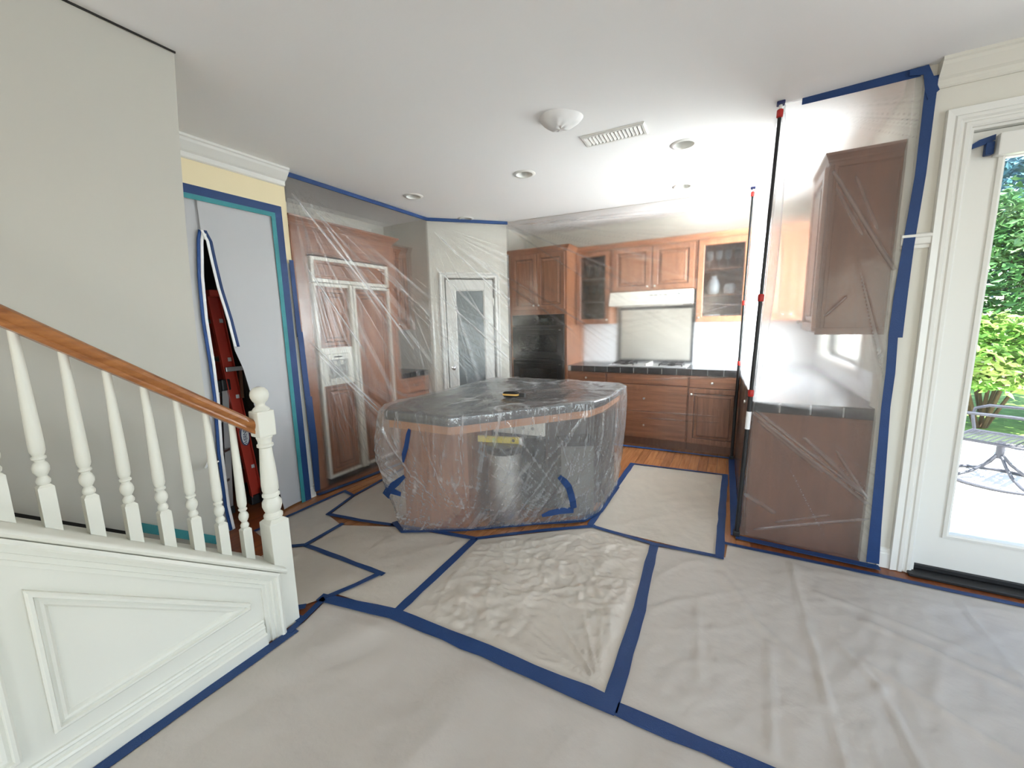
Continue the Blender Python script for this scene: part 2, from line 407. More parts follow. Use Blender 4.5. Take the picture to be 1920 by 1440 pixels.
MB().lathe([(.0, .012), (.026, .012), (.026, .004), (.010, .0), (.010, -.03), (.024, -.038), (.029, -.052), (.024, -.066), (.001, -.071)], (dx0+.05, 0, .93), 18, 1).build('door_knob', 'chrome', pd, smooth=40)
for hz in (.3, 1.0, 1.72): MB().lathe([(.007, -.05), (.007, .05)], (dx1+.004, .008, hz), 8).build('hinge', 'chrome', pd, smooth=40)

# crown mouldings, baseboards, chair rail
crown = [(0, 0), (.095, 0), (.095, -.014), (.085, -.02), (.078, -.034), (.04, -.075), (.024, -.085), (.02, -.095), (.02, -.112), (.012, -.118), (0, -.118)]
CZ = lambda p, q, h: (p, q, H+h)
struct(MB().sweep([(-3.14, 2.05), (-3.14, -3.7)], crown, CZ).build('trim_1', 'trim'), 'white crown moulding above the zippered doorway')
struct(MB().sweep([(3.5, 2.92), (.80, 2.92)], [(o*.7, h) for o, h in crown], CZ).build('trim_2', 'wall'), 'cream crown moulding above the patio door')
base = [(0, 0), (.016, 0), (.016, .085), (.012, .092), (.012, .10), (.006, .108), (.004, .118), (0, .12)]
BZ = lambda p, q, h: (p, q, h)
struct(MB().sweep([(.852, 2.92), (.795, 2.92)], base, BZ).build('baseboard_right', 'trim'), 'short piece of white baseboard beside the patio door')
struct(MB().sweep([(-3.14, 2.054), (-3.14, 2.0)], base, BZ).build('baseboard_left', 'trim'), 'short piece of white baseboard beside the refrigerator cabinet')
struct(B(-3.14, -3.128, 1.992, 2.05, .12, 1.96).build('trim_4', 'trim'), 'narrow white strip between the zippered doorway and the refrigerator cabinet')
chr_p = [(0, 0), (.012, 0), (.012, .016), (.02, .022), (.02, .05), (.026, .056), (.026, .068), (.016, .074), (0, .078)]
struct(MB().sweep([(.852, 2.92), (.735, 2.92)], chr_p, lambda p, q, h: (p, q, 1.79+h)).build('trim_3', 'trim'), 'short white picture rail between blue tape and door casing')

# glass patio door
gd = thing('door_1', None, None, (0, 2.92, 0), 0, kind='structure'); gd['label'] = 'white patio door with one large clear glass pane'
cas2 = [(0, .0), (0, -.014), (.008, -.02), (.022, -.02), (.028, -.014), (.036, -.014), (.044, -.024), (.058, -.024), (.064, -.018), (.094, -.026), (.097, -.02), (.097, 0)]
MB().sweep([(1.905, 0), (1.905, 2.335), (.945, 2.335), (.945, 0)], [(-o, h) for o, h in cas2], FX).build('door_casing', 'trim', gd)
MB().box(.945, .957, 0, .15, 0, 2.335).box(1.893, 1.905, 0, .15, 0, 2.335).box(.957, 1.893, 0, .15, 2.323, 2.335).build('door_jamb', 'trim', gd)
gx0, gx1, gz0, gz1 = 1.083, 1.765, .245, 2.19
MB().box(.96, gx0, .035, .08, .045, 2.32).box(gx1, 1.89, .035, .08, .045, 2.32).box(gx0, gx1, .035, .08, .045, gz0).box(gx0, gx1, .035, .08, gz1, 2.32).build('door_slab', 'trim', gd)
MB().sweep([(gx0, gz0), (gx1, gz0), (gx1, gz1), (gx0, gz1)], [(-.022, .035), (-.02, .026), (-.006, .022), (.004, .028), (.006, .05), (-.022, .05)], FX, True).build('glazing_bead', 'trim', gd)
B(gx0, gx1, .055, .06, gz0, gz1).build('pane', 'glass', gd)
MB().box(.925, 1.925, -.055, .15, .0, .018).box(.957, 1.893, .02, .10, .018, .045).build('threshold', 'black', gd, bevel=.004)

# kitchen window over the sink
kw = thing('window_1', None, None, (.76, 4.80, 0), -PI/2, kind='structure'); kw['label'] = 'white framed kitchen window over the counter'
MB().sweep([(0, 1.08), (1.25, 1.08), (1.25, 2.28), (0, 2.28)], [(-.06, 0), (-.06, -.015), (0, -.02), (0, .10), (.035, .10), (.035, .13), (-.06, .13)], FX, True).build('window_frame', 'trim', kw)
B(.61, .64, .08, .12, 1.115, 2.245).build('mullion', 'trim', kw)
MB().box(.035, .61, .098, .102, 1.115, 2.245).build('pane', 'glass', kw); MB().box(.64, 1.215, .098, .102, 1.115, 2.245).build('pane', 'glass', kw)
for nm, lb, loc, rz, wd, z0, z1 in (('window_2', 'wide white framed window behind the camera side', (3.5, 1.45, 0), -PI/2, 2.3, .35, 2.35), ('window_3', 'white framed rear window nearer the stairs', (-.45, -3.7, 0), PI, 1.7, .6, 2.3), ('window_4', 'white framed rear window nearer the patio side', (2.25, -3.7, 0), PI, 1.7, .6, 2.3)):
    wn = thing(nm, None, None, loc, rz, kind='structure'); wn['label'] = lb
    MB().sweep([(0, z0), (wd, z0), (wd, z1), (0, z1)], [(-.07, 0), (-.07, -.015), (0, -.02), (0, .10), (.045, .10), (.045, .13), (-.07, .13)], FX, True).build('window_frame', 'trim', wn)
    MB().box(.045, wd-.045, .108, .112, z0+.045, z1-.045).build('pane', 'glass', wn)

# ------------------------------------------------------------------ ceiling fittings
can0 = None
clab = ['recessed ceiling downlight in the middle of the row, left of the vent', 'recessed ceiling downlight nearest the refrigerator cabinet', 'recessed ceiling downlight just above the pantry door',
        'large recessed ceiling downlight right of the air vent', 'recessed ceiling downlight above the cooktop, nearest the back counter']
for i, (x, y) in enumerate(CANS):
    if can0 is None:
        t = thing('downlight', clab[0], 'ceiling light', (x, y, H), 0, 'recessed ceiling downlights')
        MB().rings([[(r*math.cos(2*PI*k/32), r*math.sin(2*PI*k/32), z) for k in range(32)] for r, z in ((.064, .01), (.064, -.003), (.068, -.008), (.085, -.006), (.092, 0), (.092, .004))], False).build('trim_ring', 'trim', t, smooth=40)
        MB().rings([[(r*math.cos(2*PI*k/32), r*math.sin(2*PI*k/32), z) for k in range(32)] for r, z in ((.0645, -.003), (.060, .05), (.05, .10), (.05, .12))], True).build('baffle', 'trim', t, smooth=40)
        MB().lathe([(.001, .055), (.03, .058), (.045, .075), (.047, .1), (.03, .118)], n=24).build('lamp', 'bulb', t, smooth=50)
        can0 = t
    else:
        t = copy_tree(can0); t.location = (x, y, H); t['label'] = clab[i]
vt = thing('air_vent', 'white louvred air vent on the ceiling', 'vent', (-.765, 2.82, H), math.radians(1.5))
MB().sweep([(-.205, -.085), (.205, -.085), (.205, .085), (-.205, .085)], [(0, 0), (0, -.006), (.008, -.012), (.02, -.012), (.026, -.008), (.026, 0)], XY, True).build('frame', 'trim', vt)
B(-.18, .18, -.06, .06, -.003, -.001).build('backing', mat('vent_duct', (.10, .10, .10, 1), .8), vt)
sl = MB().bar((0, -.06, -.008), (0, .06, -.008), .019, .0016, (-.5, 0, .85)).mesh('slat', 'trim')
for k in range(15):
    o = bpy.data.objects.new('slat', sl); COL.objects.link(o); o.parent = vt; o.location = (-.168+k*.024, 0, 0)
# smoke detector wrapped in a white film
def sd(u, v):
    a = 2*PI*u; r = .001+.118*v; k = 1+.10*math.sin(2*a+.6)+.05*math.sin(3*a)
    h = -.062*(1-v**2.6)-.006*noise.noise((math.cos(a)*2, math.sin(a)*2, v*3))
    return (r*k*math.cos(a), r*k*math.sin(a)*1.0, h*(1 if v < 1 else 0))
t = thing('smoke_detector', 'round ceiling smoke detector wrapped in white film', 'smoke detector', (-.985, 2.435, H))
MB().grid(40, 14, sd).build('film_wrap', film('white_wrap', (.82, .81, .79, 1), .1, .6), t, smooth=180)
MB().lathe([(.062, -.001), (.062, -.02), (.05, -.034), (.02, -.038)], n=24).build('detector_body', 'trim', t, smooth=40)

# ------------------------------------------------------------------ staircase
st = thing('staircase', 'white panelled staircase side with turned spindles', 'staircase', (-1.84, .97, 0))
LX = -1.84; SLOPE = -.746
capz = lambda y: 1.074+SLOPE*y           # top of the sloping cap
W = lambda x, y, z: (x+1.84, y-.97, z)
Y0s = -.55
def SYZ(x): return lambda p, q, h: W(x+h, p, q)     # plane (y, z), h along +x
MB().prism([(Y0s, 0), (.955, 0), (.955, capz(.955)-.045), (Y0s, capz(Y0s)-.045)], SYZ(LX), -.16, 0).build('stringer_wall', 'stair', st)
# cap board with rounded nose
cp = [(-.19, -.002), (-.19, -.034), (.028, -.034), (.036, -.028), (.04, -.018), (.036, -.008), (.028, -.002)]
MB().rings([[W(LX+o, yy, capz(yy)+h) for o, h in cp] for yy in (Y0s, 1.0)], True, True).build('cap_board', 'stair', st, smooth=35)
trm = [(0, 0), (0, .034), (.012, .040), (.020, .036), (.022, .022), (.036, .024), (.040, .014), (.056, .016), (.060, .007), (.074, .008), (.076, 0)]
def off(y, d): return capz(y)-.036-d
MB().sweep([(.968, .0), (.968, off(.968, 0)), (Y0s, off(Y0s, 0))], [(o, h) for o, h in trm], SYZ(LX)).build('frame_moulding', 'stair', st)
pm = [(0, 0), (0, .016), (.006, .022), (.014, .022), (.018, .010), (.026, .013), (.034, .011), (.040, .003), (.042, 0)]
MB().sweep([(.239, .691), (.239, .190), (.838, .214), (.838, .242)], [(o, h) for o, h in pm], SYZ(LX), True).build('panel_moulding', 'stair', st)
MB().sweep([(.17, .165), (.17, .745), (-.5, 1.245), (-.5, .165)], [(o, h) for o, h in pm], SYZ(LX), True).build('panel_moulding', 'stair', st)
bb = [(0, 0), (.030, 0), (.030, .058), (.024, .064), (.018, .066), (.018, .084), (.020, .09), (.016, .098), (.008, .102), (.008, .112), (.012, .118), (.008, .126), (0, .128)]
MB().rings([[W(LX+o, yy, h) for o, h in bb] for yy in (Y0s, .885)], True, True).build('baseboard', 'stair', st)
# spindles
sp0 = None
def spindle():
    t = bpy.data.objects.new('spindle', None); COL.objects.link(t); t.parent = st
    MB().add([(-.0185, -.0185, .0139), (.0185, -.0185, .0139), (.0185, .0185, -.0139), (-.0185, .0185, -.0139)] + [(x, y, .142) for x, y in ((-.0185, -.0185), (.0185, -.0185), (.0185, .0185), (-.0185, .0185))] + [(x, y, .15) for x, y in ((-.012, -.012), (.012, -.012), (.012, .012), (-.012, .012))],
             [(3, 2, 1, 0), (0, 1, 5, 4), (1, 2, 6, 5), (2, 3, 7, 6), (3, 0, 4, 7), (4, 5, 9, 8), (5, 6, 10, 9), (6, 7, 11, 10), (7, 4, 8, 11), (8, 9, 10, 11)]).build('spindle_base', 'stair', t)
    pr = [(.011, .148), (.0165, .156), (.0175, .164), (.014, .172), (.0105, .178), (.014, .184), (.0195, .196), (.0205, .208), (.017, .220), (.012, .226), (.012, .232), (.0175, .236), (.0175, .242), (.0125, .247), (.0155, .252), (.0185, .262), (.019, .285), (.0185, .32), (.0165, .42), (.0135, .55), (.0115, .665)]
    MB().lathe(pr, n=16).build('spindle_shaft', 'stair', t, smooth=38)
    return t
ys = [.055, .150, .248, .340, .436, .532, .626, .719, .812, .905]
for y in ys:
    if sp0 is None: sp0 = spindle(); t = sp0
    else: t = copy_tree(sp0, st)
    t.location = W(-1.93, y, capz(y)-.001)
# newel post
nw = bpy.data.objects.new('newel_post', None); COL.objects.link(nw); nw.parent = st; nw.location = W(-1.885, 1.012, 0)
hw = .045
MB().box(-hw, hw, -hw, hw, 0, .545).add([(-hw, -hw, .545), (hw, -hw, .545), (hw, hw, .545), (-hw, hw, .545), (-.025, -.025, .562), (.025, -.025, .562), (.025, .025, .562), (-.025, .025, .562)], [(0, 1, 5, 4), (1, 2, 6, 5), (2, 3, 7, 6), (3, 0, 4, 7), (4, 5, 6, 7)]).build('newel_base', 'stair', nw, bevel=.003)
MB().lathe([(.028, .555), (.040, .565), (.041, .578), (.034, .586), (.030, .592), (.036, .602), (.042, .622), (.041, .642), (.033, .656), (.030, .664), (.037, .670), (.037, .680), (.031, .688), (.035, .70), (.036, .73), (.033, .80), (.028, .87), (.0255, .905), (.034, .912), (.034, .922), (.028, .928), (.029, .94), (.034, .955), (.030, .965)], n=24).build('newel_shaft', 'stair', nw, smooth=38)
MB().cbox(-.038, .038, -.038, .038, .962, 1.082, .006).build('newel_block', 'stair', nw)
MB().lathe([(.034, 1.078), (.036, 1.086), (.030, 1.094), (.022, 1.10), (.018, 1.108), (.02, 1.116), (.030, 1.126), (.037, 1.142), (.0385, 1.156), (.035, 1.172), (.025, 1.184), (.012, 1.19), (.001, 1.191)], n=24).build('newel_cap', 'stair', nw, smooth=50)
# handrail
rz_ = lambda y: 1.712-.7526*y
rp = [(-.022, .0), (.022, 0), (.026, .012), (.023, .022), (.030, .03), (.034, .044), (.031, .058), (.02, .068), (0, .072), (-.02, .068), (-.031, .058), (-.034, .044), (-.030, .03), (-.023, .022), (-.026, .012)]
MB().rings([[W(-1.905+o, yy, rz_(yy)+h) for o, h in rp] for yy in (-.5, .978)], True, True).build('handrail', 'oak_rail', st, smooth=30)
# treads behind the panelled side
for k in range(7):
    ya = .86-k*.245; z = .183*(k+1)
    if z > 1.25: break
    MB().box(-1.84+1.84-.165-.86, -.165, ya-.275-.97, ya+.03-.97, z-.03, z).build('tread', 'tread', st)
    MB().box(-.165-.86, -.165, ya-.97-.005, ya-.97+.012, z-.183, z-.03).build('riser', 'stair', st)

# ------------------------------------------------------------------ kitchen cabinets
def door_panel(x0, x1, z0, z1, y=-.02, rail=.055, raised=True):
    mb = MB()
    t = y
    prof = [(0, 0), (0, t+.002), (.002, t), (rail-.008, t), (rail-.004, t+.003), (rail, t+.009), (rail+.006, t+.011)]
    if raised: prof += [(rail+.012, t+.011), (rail+.036, t+.003), (rail+.038, t+.0015)]
    return mb.rectrings(x0, x1, z0, z1, prof)
def slab_front(x0, x1, z0, z1, y=-.02):
    return MB().rectrings(x0, x1, z0, z1, [(0, 0), (0, y+.003), (.003, y)])
def knob(x, z, parent, y=-.02):
    return MB().lathe([(.006, y), (.0055, y-.012), (.012, y-.018), (.015, y-.025), (.0125, y-.031), (.001, y-.033)], (x, 0, z), 14, 1).build('knob', 'knob', parent, smooth=45)
def groove_line(x0, x1, z0, z1, i, y, parent, wd=.003):
    return MB().sweep([(x0+i, z0+i), (x1-i, z0+i), (x1-i, z1-i), (x0+i, z1-i)], [(0, y+.004), (0, y), (wd, y), (wd, y+.004)], FX, True).build('groove_strip', 'groove_line', parent)  # dark line laid along the panel groove
def add_door(t, x0, x1, z0, z1, kx=None, kz=None, rail=.055, name='door', y=-.02):
    d = door_panel(x0, x1, z0, z1, y, rail).build(name, 'cherry_z', t)
    groove_line(x0, x1, z0, z1, rail-.001, y+.0055, d, .006); groove_line(x0, x1, z0, z1, rail+.0345, y+.0008, d, .004)
    if kx is not None: knob(kx, kz, d, y)
    return d
def add_drawer(t, x0, x1, z0, z1, kx=None, name='drawer'):
    d = slab_front(x0, x1, z0, z1).build(name, 'cherry_x', t)
    if kx is not None: knob(kx, (z0+z1)/2, d)
    return d
cab_crown = [(0, 0), (.008, 0), (.012, .010), (.018, .014), (.022, .024), (.038, .042), (.044, .046), (.048, .06), (0, .06)]
def add_crown(t, w_, d, z, left=True, right=True):
    """cabinet crown round front and sides (local front at y = 0)"""
    path = []
    if right: path += [(w_, d)]
    path += [(w_, 0), (0, 0)]
    if left: path += [(0, d)]
    MB().sweep(path, cab_crown, lambda p, q, h: (p, q, z+h)).build('crown', 'cherry_x', t)

# -- tall cabinet around the refrigerator (faces +x)
FXX = -3.205
fc = thing('refrigerator_cabinet', 'tall cherry wood cabinet surrounding the refrigerator', 'cabinet', (FXX, 2.075, 0), PI/2)
cw = 1.165
B(0, .16, 0, .62, 0, 2.3).build('side_panel', 'cherry_z', fc)
B(1.055, cw, 0, .62, 0, 2.3).build('side_panel', 'cherry_z', fc)
B(.16, 1.055, .0, .62, 2.075, 2.3).build('top_box', 'cherry_x', fc)
B(.16, 1.055, .60, .62, .0, 2.075).build('back_panel', 'dark', fc)
MB().box(.02, .07, -.012, 0, .1, 2.28).box(.07, .14, -.006, 0, .1, 2.28).build('fluted_stile', 'cherry_z', fc, bevel=.003)
slab_front(.175, .606, 2.085, 2.29, -.012).build('door', 'cherry_x', fc); slab_front(.610, 1.04, 2.085, 2.29, -.012).build('door', 'cherry_x', fc)
MB().sweep([(cw, .27), (cw, 0), (0, 0)], cab_crown, lambda p, q, h: (p, q, 2.3+h)).build('crown', 'cherry_x', fc)
# -- refrigerator with wood fronts
rf = thing('refrigerator', 'built-in refrigerator with wood panels, white trim and ice dispenser', 'refrigerator', (FXX, 2.25, 0), PI/2)
rw = .87
B(.0, rw, .03, .58, .02, 2.06).build('body', 'white_app', rf)
def tframe(x0, x1, z0, z1, wd, name, d=.02):
    return MB().sweep([(x0, z0), (x1, z0), (x1, z1), (x0, z1)], [(0, .03), (0, -d), (.003, -d-.003), (wd-.003, -d-.003), (wd, -d), (wd, .03)], FX, True).build(name, 'white_app', rf)
tframe(0, rw, 1.845, 2.058, .03, 'grille_frame')
slab_front(.035, rw-.03, 1.877, 2.03, -.012).build('grille_panel', 'cherry_x', rf)
MB().rectrings(.055, rw-.05, 1.897, 2.01, [(0, -.012), (.004, -.017), (.010, -.012), (.012, -.0125)]).build('grille_bead', 'cherry_x', rf)
fd = tframe(0, .385, .07, 1.835, .026, 'freezer_door_frame')
rd = tframe(.395, rw, .07, 1.835, .022, 'fridge_door_frame')
B(.360, .385, -.050, -.02, .07, 1.835).build('handle_bar', 'white_app', rf, bevel=.006)
B(.396, .421, -.050, -.02, .07, 1.835).build('handle_bar', 'white_app', rf, bevel=.006)
B(.386, .395, -.01, .03, .07, 1.835).build('door_gap', 'dark', rf)
MB().box(.026, .36, 0, .03, .096, 1.81).box(.417, rw-.022, 0, .03, .096, 1.81).build('door_core', 'white_app', rf)
def rpanel(x0, x1, z0, z1, nm):
    d = MB().rectrings(x0, x1, z0, z1, [(0, 0), (0, -.012), (.045, -.012), (.05, -.007), (.058, -.005), (.064, -.009), (.085, -.014), (.088, -.0145)]).build(nm, 'cherry_z', rf)
    for i, y in ((.012, -.0128), (.048, -.0078), (.084, -.0150)): groove_line(x0, x1, z0, z1, i, y, d, .006)
    return d
rpanel(.03, .355, 1.27, 1.808, 'freezer_upper_panel'); rpanel(.03, .355, .098, .925, 'freezer_lower_panel'); rpanel(.425, rw-.026, .098, 1.808, 'fridge_panel')
dp = MB().sweep([(.03, .93), (.355, .93), (.355, 1.265), (.03, 1.265)], [(0, 0), (0, -.02), (.05, -.024), (.058, -.018), (.058, 0)], FX, True).build('dispenser', 'white_app', rf)
B(.088, .297, -.022, -.0, 1.16, 1.207).build('control_strip', 'white_app', dp)
for k in range(7): B(.15+k*.013, .159+k*.013, -.0245, -.022, 1.178, 1.190).build('button', 'black', dp)
B(.088, .297, -.004, -.001, .985, 1.16).build('recess', 'greyscr', dp)
for k in range(2): MB().lathe([(.016, 1.11), (.016, 1.15)], (.155+k*.075, -.012, 0), 12).build('spout', 'white_app', dp, smooth=40)
B(.08, .305, -.034, -.004, .965, .985).build('drip_tray', 'white_app', dp, bevel=.004)
B(.0, rw, .02, .06, 0, .07).build('kick_plate', 'dark', rf)

# -- counter nook between refrigerator and pantry
nb = thing('nook_base_cabinet', 'low cherry drawer cabinet in the nook beside the refrigerator', 'cabinet', (-3.27, 3.245, 0), PI/2)
B(0, .51, 0, .58, .1, .86).build('body', 'cherry_z', nb); B(0, .51, .06, .58, 0, .1).build('toe_kick', 'dark', nb)
add_drawer(nb, .012, .498, .68, .845, .255); add_drawer(nb, .012, .498, .40, .67, .255); add_drawer(nb, .012, .498, .115, .39, .255)
nc = thing('nook_worktop', 'short dark tiled worktop in the nook beside the refrigerator', 'worktop', (-3.27, 3.245, .86), PI/2)
B(0, .51, -.01, .585, 0, .056).build('slab', 'tiletop', nc)
tl = MB().cbox(.002, .150, -.022, -.010, -.002, .06, .004).mesh('edge_tile', 'tile')
for k in range(3):
    o = bpy.data.objects.new('edge_tile', tl); COL.objects.link(o); o.parent = nc; o.location = (.03+k*.152, 0, 0)
nu = thing('nook_wall_cabinet', 'cherry wall cabinet above the nook beside the refrigerator', 'cabinet', (-3.52, 3.245, 0), PI/2)
B(0, .51, 0, .33, 1.4, 2.3).build('body', 'cherry_z', nu); add_door(nu, .01, .25, 1.41, 2.29, .225, 1.47); add_door(nu, .26, .50, 1.41, 2.29, .285, 1.47)
add_crown(nu, .51, .33, 2.3, False, False)
struct(B(-3.86, -3.853, 3.245, 3.755, .92, 1.4).build('backsplash_nook', 'splash'), 'white backsplash in the counter nook')

# -- oven tower
tw = thing('oven_cabinet', 'tall cherry cabinet holding the black double oven', 'cabinet', (-2.59, 4.64, 0), 0)
tW = .79
MB().box(0, .022, 0, .62, .1, 2.3).box(tW-.022, tW, 0, .62, .1, 2.3).box(.022, tW-.022, .02, .62, 1.575, 2.3).box(.022, tW-.022, .02, .62, .1, .42).box(.022, tW-.022, .58, .62, .42, 1.575).build('body', 'cherry_z', tw)
MB().box(.0, .05, -.003, 0, .1, 2.3).box(tW-.03, tW, -.003, 0, .1, 2.3).box(.05, tW-.03, -.003, .02, 1.555, 1.61).box(.05, tW-.03, -.003, .02, 2.28, 2.3).build('face_frame', 'cherry_z', tw)
B(0.02, tW-.02, .06, .6, 0, .1).build('toe_kick', 'dark', tw)
add_door(tw, .055, .395, 1.615, 2.285, .365, 1.665, .055); add_door(tw, .405, tW-.025, 1.615, 2.285, .435, 1.665, .055)
add_drawer(tw, .055, tW-.025, .115, .41, .39)
add_crown(tw, tW, .62, 2.3)
ov = thing('double_oven', 'black glass double wall oven in the tall cabinet', 'oven', (-2.545, 4.63, 0), 0)
oW = .715
B(.01, oW-.01, .02, .55, .43, 1.55).build('body', 'black', ov)
cpn = MB().cbox(0, oW, -.012, .03, 1.42, 1.552, .004).build('control_panel', 'black_glass', ov)
for xx in (.33, .56): MB().lathe([(.016, -.012), (.014, -.03), (.001, -.032)], (xx, 0, 1.485), 14, 1).build('dial', 'black', cpn, smooth=40)
B(.40, .50, -.0135, -.012, 1.465, 1.505).build('display', mat('oven_display', (.03, .05, .045, 1), .2), cpn)
for z0, z1 in ((1.0, 1.41), (.44, .985)):
    d = MB().cbox(0, oW, -.02, .02, z0, z1, .005).build('oven_door', 'black', ov)
    B(.09, oW-.09, -.0225, -.02, z0+.09, z1-.11).build('oven_window', 'black_glass', d)
    MB().tube([(.05, -.02, z1-.05), (.05, -.055, z1-.05), (oW-.05, -.055, z1-.05), (oW-.05, -.02, z1-.05)], .011, 10).build('handle', 'black', d, smooth=50)

# -- wall cabinets along the back wall
UY = 4.95
def glass_cab(name, label, x0, w_, nd):
    t = thing(name, label, 'cabinet', (x0, UY, 0), 0)
    MB().box(0, .018, 0, .325, 1.42, 2.3).box(w_-.018, w_, 0, .325, 1.42, 2.3).box(.018, w_-.018, 0, .325, 1.42, 1.44).box(.018, w_-.018, 0, .325, 2.28, 2.3).box(.018, w_-.018, .30, .325, 1.44, 2.28).build('body', 'cherry_z', t)
    for zz in (1.70, 1.98): B(.018, w_-.018, .03, .30, zz, zz+.018).build('shelf', 'cherry_x', t)
    d = MB().sweep([(.005, 1.425), (w_-.005, 1.425), (w_-.005, 2.295), (.005, 2.295)], [(0, 0), (0, -.02), (.05, -.02), (.058, -.012), (.058, 0)], FX, True).build('door_frame', 'cherry_z', t)
    B(.06, w_-.06, -.008, -.004, 1.48, 2.24).build('pane', 'cab_glass', d); knob(w_-.03 if nd > 0 else .03, 1.47, d)
    return t
glass_cab('glass_front_cabinet', 'narrow glass-front cherry wall cabinet left of the range hood', -1.79, .43, 1)
glass_cab('glass_front_cabinet', 'wide glass-front cherry wall cabinet right of the range hood', -.395, .50, -1)
hc = thing('hood_cabinet', 'two-door cherry wall cabinet above the range hood', 'cabinet', (-1.355, UY, 0), 0)
B(0, .955, 0, .325, 1.79, 2.3).build('body', 'cherry_z', hc); add_door(hc, .03, .465, 1.80, 2.29, .435, 1.84, .06); add_door(hc, .49, .925, 1.80, 2.29, .52, 1.84, .06)
kc = thing('corner_wall_cabinet', 'plain cherry wall cabinet in the corner by the window', 'cabinet', (.11, UY, 0), 0)
B(0, .645, 0, .325, 1.42, 2.3).build('body', 'cherry_z', kc); add_door(kc, .01, .32, 1.43, 2.29, .29, 1.48); add_door(kc, .33, .635, 1.43, 2.29, .36, 1.48)
cm = thing('cabinet_crown', 'long cherry crown strip along the tops of the back wall cabinets', 'moulding', (-1.785, UY, 2.302), 0)
MB().sweep([(2.53, 0), (.0, 0)], cab_crown, XY).build('crown_strip', 'cherry_x', cm)
# glassware behind the panes
def goblet(name, label, cat, group, prof, spots, m):
    first = None
    for (x, y, z) in spots:
        if first is None: first = o = MB().lathe(prof, n=16).build(name, m, None, smooth=45)
        else: o = first.copy(); COL.objects.link(o)
        i = spots.index((x, y, z)); k = len(spots)
        which = ('left', 'right')[i] if k == 2 else ('leftmost', 'second from left', 'third from left', 'rightmost')[i] if k == 4 else ('leftmost', 'middle', 'rightmost')[i]
        o.location = (x, y, z); tag(o, which+' '+label, cat, group)
M['glassware'] = mat('clear_glassware', (.85, .88, .88, 1), .08, trans=.85)
gp = [(.03, 0), (.03, .004), (.005, .01), (.004, .08), (.02, .095), (.034, .12), (.036, .16), (.032, .19), (.029, .19), (.032, .15), (.02, .105), (.001, .1)]
goblet('stemmed_glass', 'stemmed glass on the middle shelf of the narrow glass-front cabinet', 'glass', 'stemmed glasses in the narrow cabinet', gp, [(-1.69+k*.085, 5.08, 1.7185) for k in range(4)], 'glassware')
tp_ = [(.028, 0), (.034, .11), (.031, .11), (.026, .008), (.001, .007)]
goblet('tumbler', 'short tumbler on the bottom shelf of the narrow glass-front cabinet', 'glass', 'tumblers in the narrow cabinet', tp_, [(-1.69+k*.085, 5.10, 1.4405) for k in range(4)], 'glassware')
goblet('tall_glass', 'tall glass on the top shelf of the narrow glass-front cabinet', 'glass', 'tall glasses in the narrow cabinet', [(.025, 0), (.033, .16), (.030, .16), (.023, .008), (.001, .007)], [(-1.67+k*.1, 5.10, 1.9985) for k in range(3)], 'glassware')
tag(MB().lathe([(.04, 0), (.06, .03), (.068, .09), (.055, .15), (.03, .18), (.034, .2), (.028, .2), (.001, .17)], (0, 0, 0), 20).build('vase', 'ceramic', None, smooth=45), 'white rounded vase on the middle shelf of the wide glass-front cabinet', 'vase').location = (-.245, 5.10, 1.7185)
tag(MB().lathe([(.035, 0), (.055, .02), (.06, .07), (.05, .11), (.045, .11), (.001, .02)], (0, 0, 0), 20).build('jar', 'ceramic', None, smooth=45), 'short white jar on the middle shelf of the wide glass-front cabinet', 'jar').location = (-.08, 5.10, 1.7185)
goblet('plate_stack', 'stack of plates on the bottom shelf of the wide glass-front cabinet', 'plates', 'plate stacks in the wide cabinet', [(.05, 0), (.085, .02), (.09, .03), (.086, .034), (.09, .045), (.086, .05), (.09, .06), (.05, .05), (.001, .05)], [(-.25, 5.10, 1.4405), (-.05, 5.10, 1.4405)], 'ceramic')
goblet('clear_glass', 'clear stemmed glass on the top shelf of the wide glass-front cabinet', 'glass', 'stemmed glasses in the wide cabinet', gp, [(-.29+k*.09, 5.09, 1.9985) for k in range(4)], 'glassware')
# -- range hood
hd = thing('range_hood', 'off-white range hood with push buttons under the wall cabinets', 'range hood', (-1.335, 4.80, 0), 0)
hW = .91
MB().prism([(0, 1.625), (0, 1.665), (.06, 1.785), (.47, 1.785), (.47, 1.625)], lambda p, q, h: (h, p, q), 0, hW).build('canopy', 'white_app', hd, bevel=.005)
for k in range(4): B(.46+k*.05, .495+k*.05, .028, .036, 1.728, 1.738).build('button', 'greyscr', hd)
MB().lathe([(.016, .02), (.014, .0)], (.77, .03, 1.735), 14, 1).build('dial', 'greyscr', hd, smooth=40)
B(.28, .42, .018, .032, 1.69, 1.70).build('badge', 'chrome', hd)
B(.1, hW-.1, .08, .42, 1.615, 1.626).build('filter', 'steel', hd)
# -- backsplash
struct(B(-1.80, .76, 5.272, 5.28, .92, 1.42).build('backsplash_back', 'splash'), 'white tiled backsplash along the back counter')
struct(B(.752, .76, 3.07, 5.272, .92, 1.1).build('backsplash_right', 'splash'), 'white tiled backsplash below the sink window')
bs = thing('steel_backsplash', 'brushed steel sheet with a dark edge on the wall behind the cooktop', 'backsplash', (-1.33, 5.272, .93))
MB().cbox(.03, .87, -.010, 0, .02, .685, .003).build('steel_sheet', 'steel', bs)
MB().sweep([(0, 0), (.90, 0), (.90, .69), (0, .69)], [(0, 0), (0, -.014), (.034, -.014), (.034, 0)], FX, True).build('dark_edge', mat('dark_border_and_shade', (.04, .042, .045, 1), .5), bs)  # dark border frame; its colour also stands for the shadow there
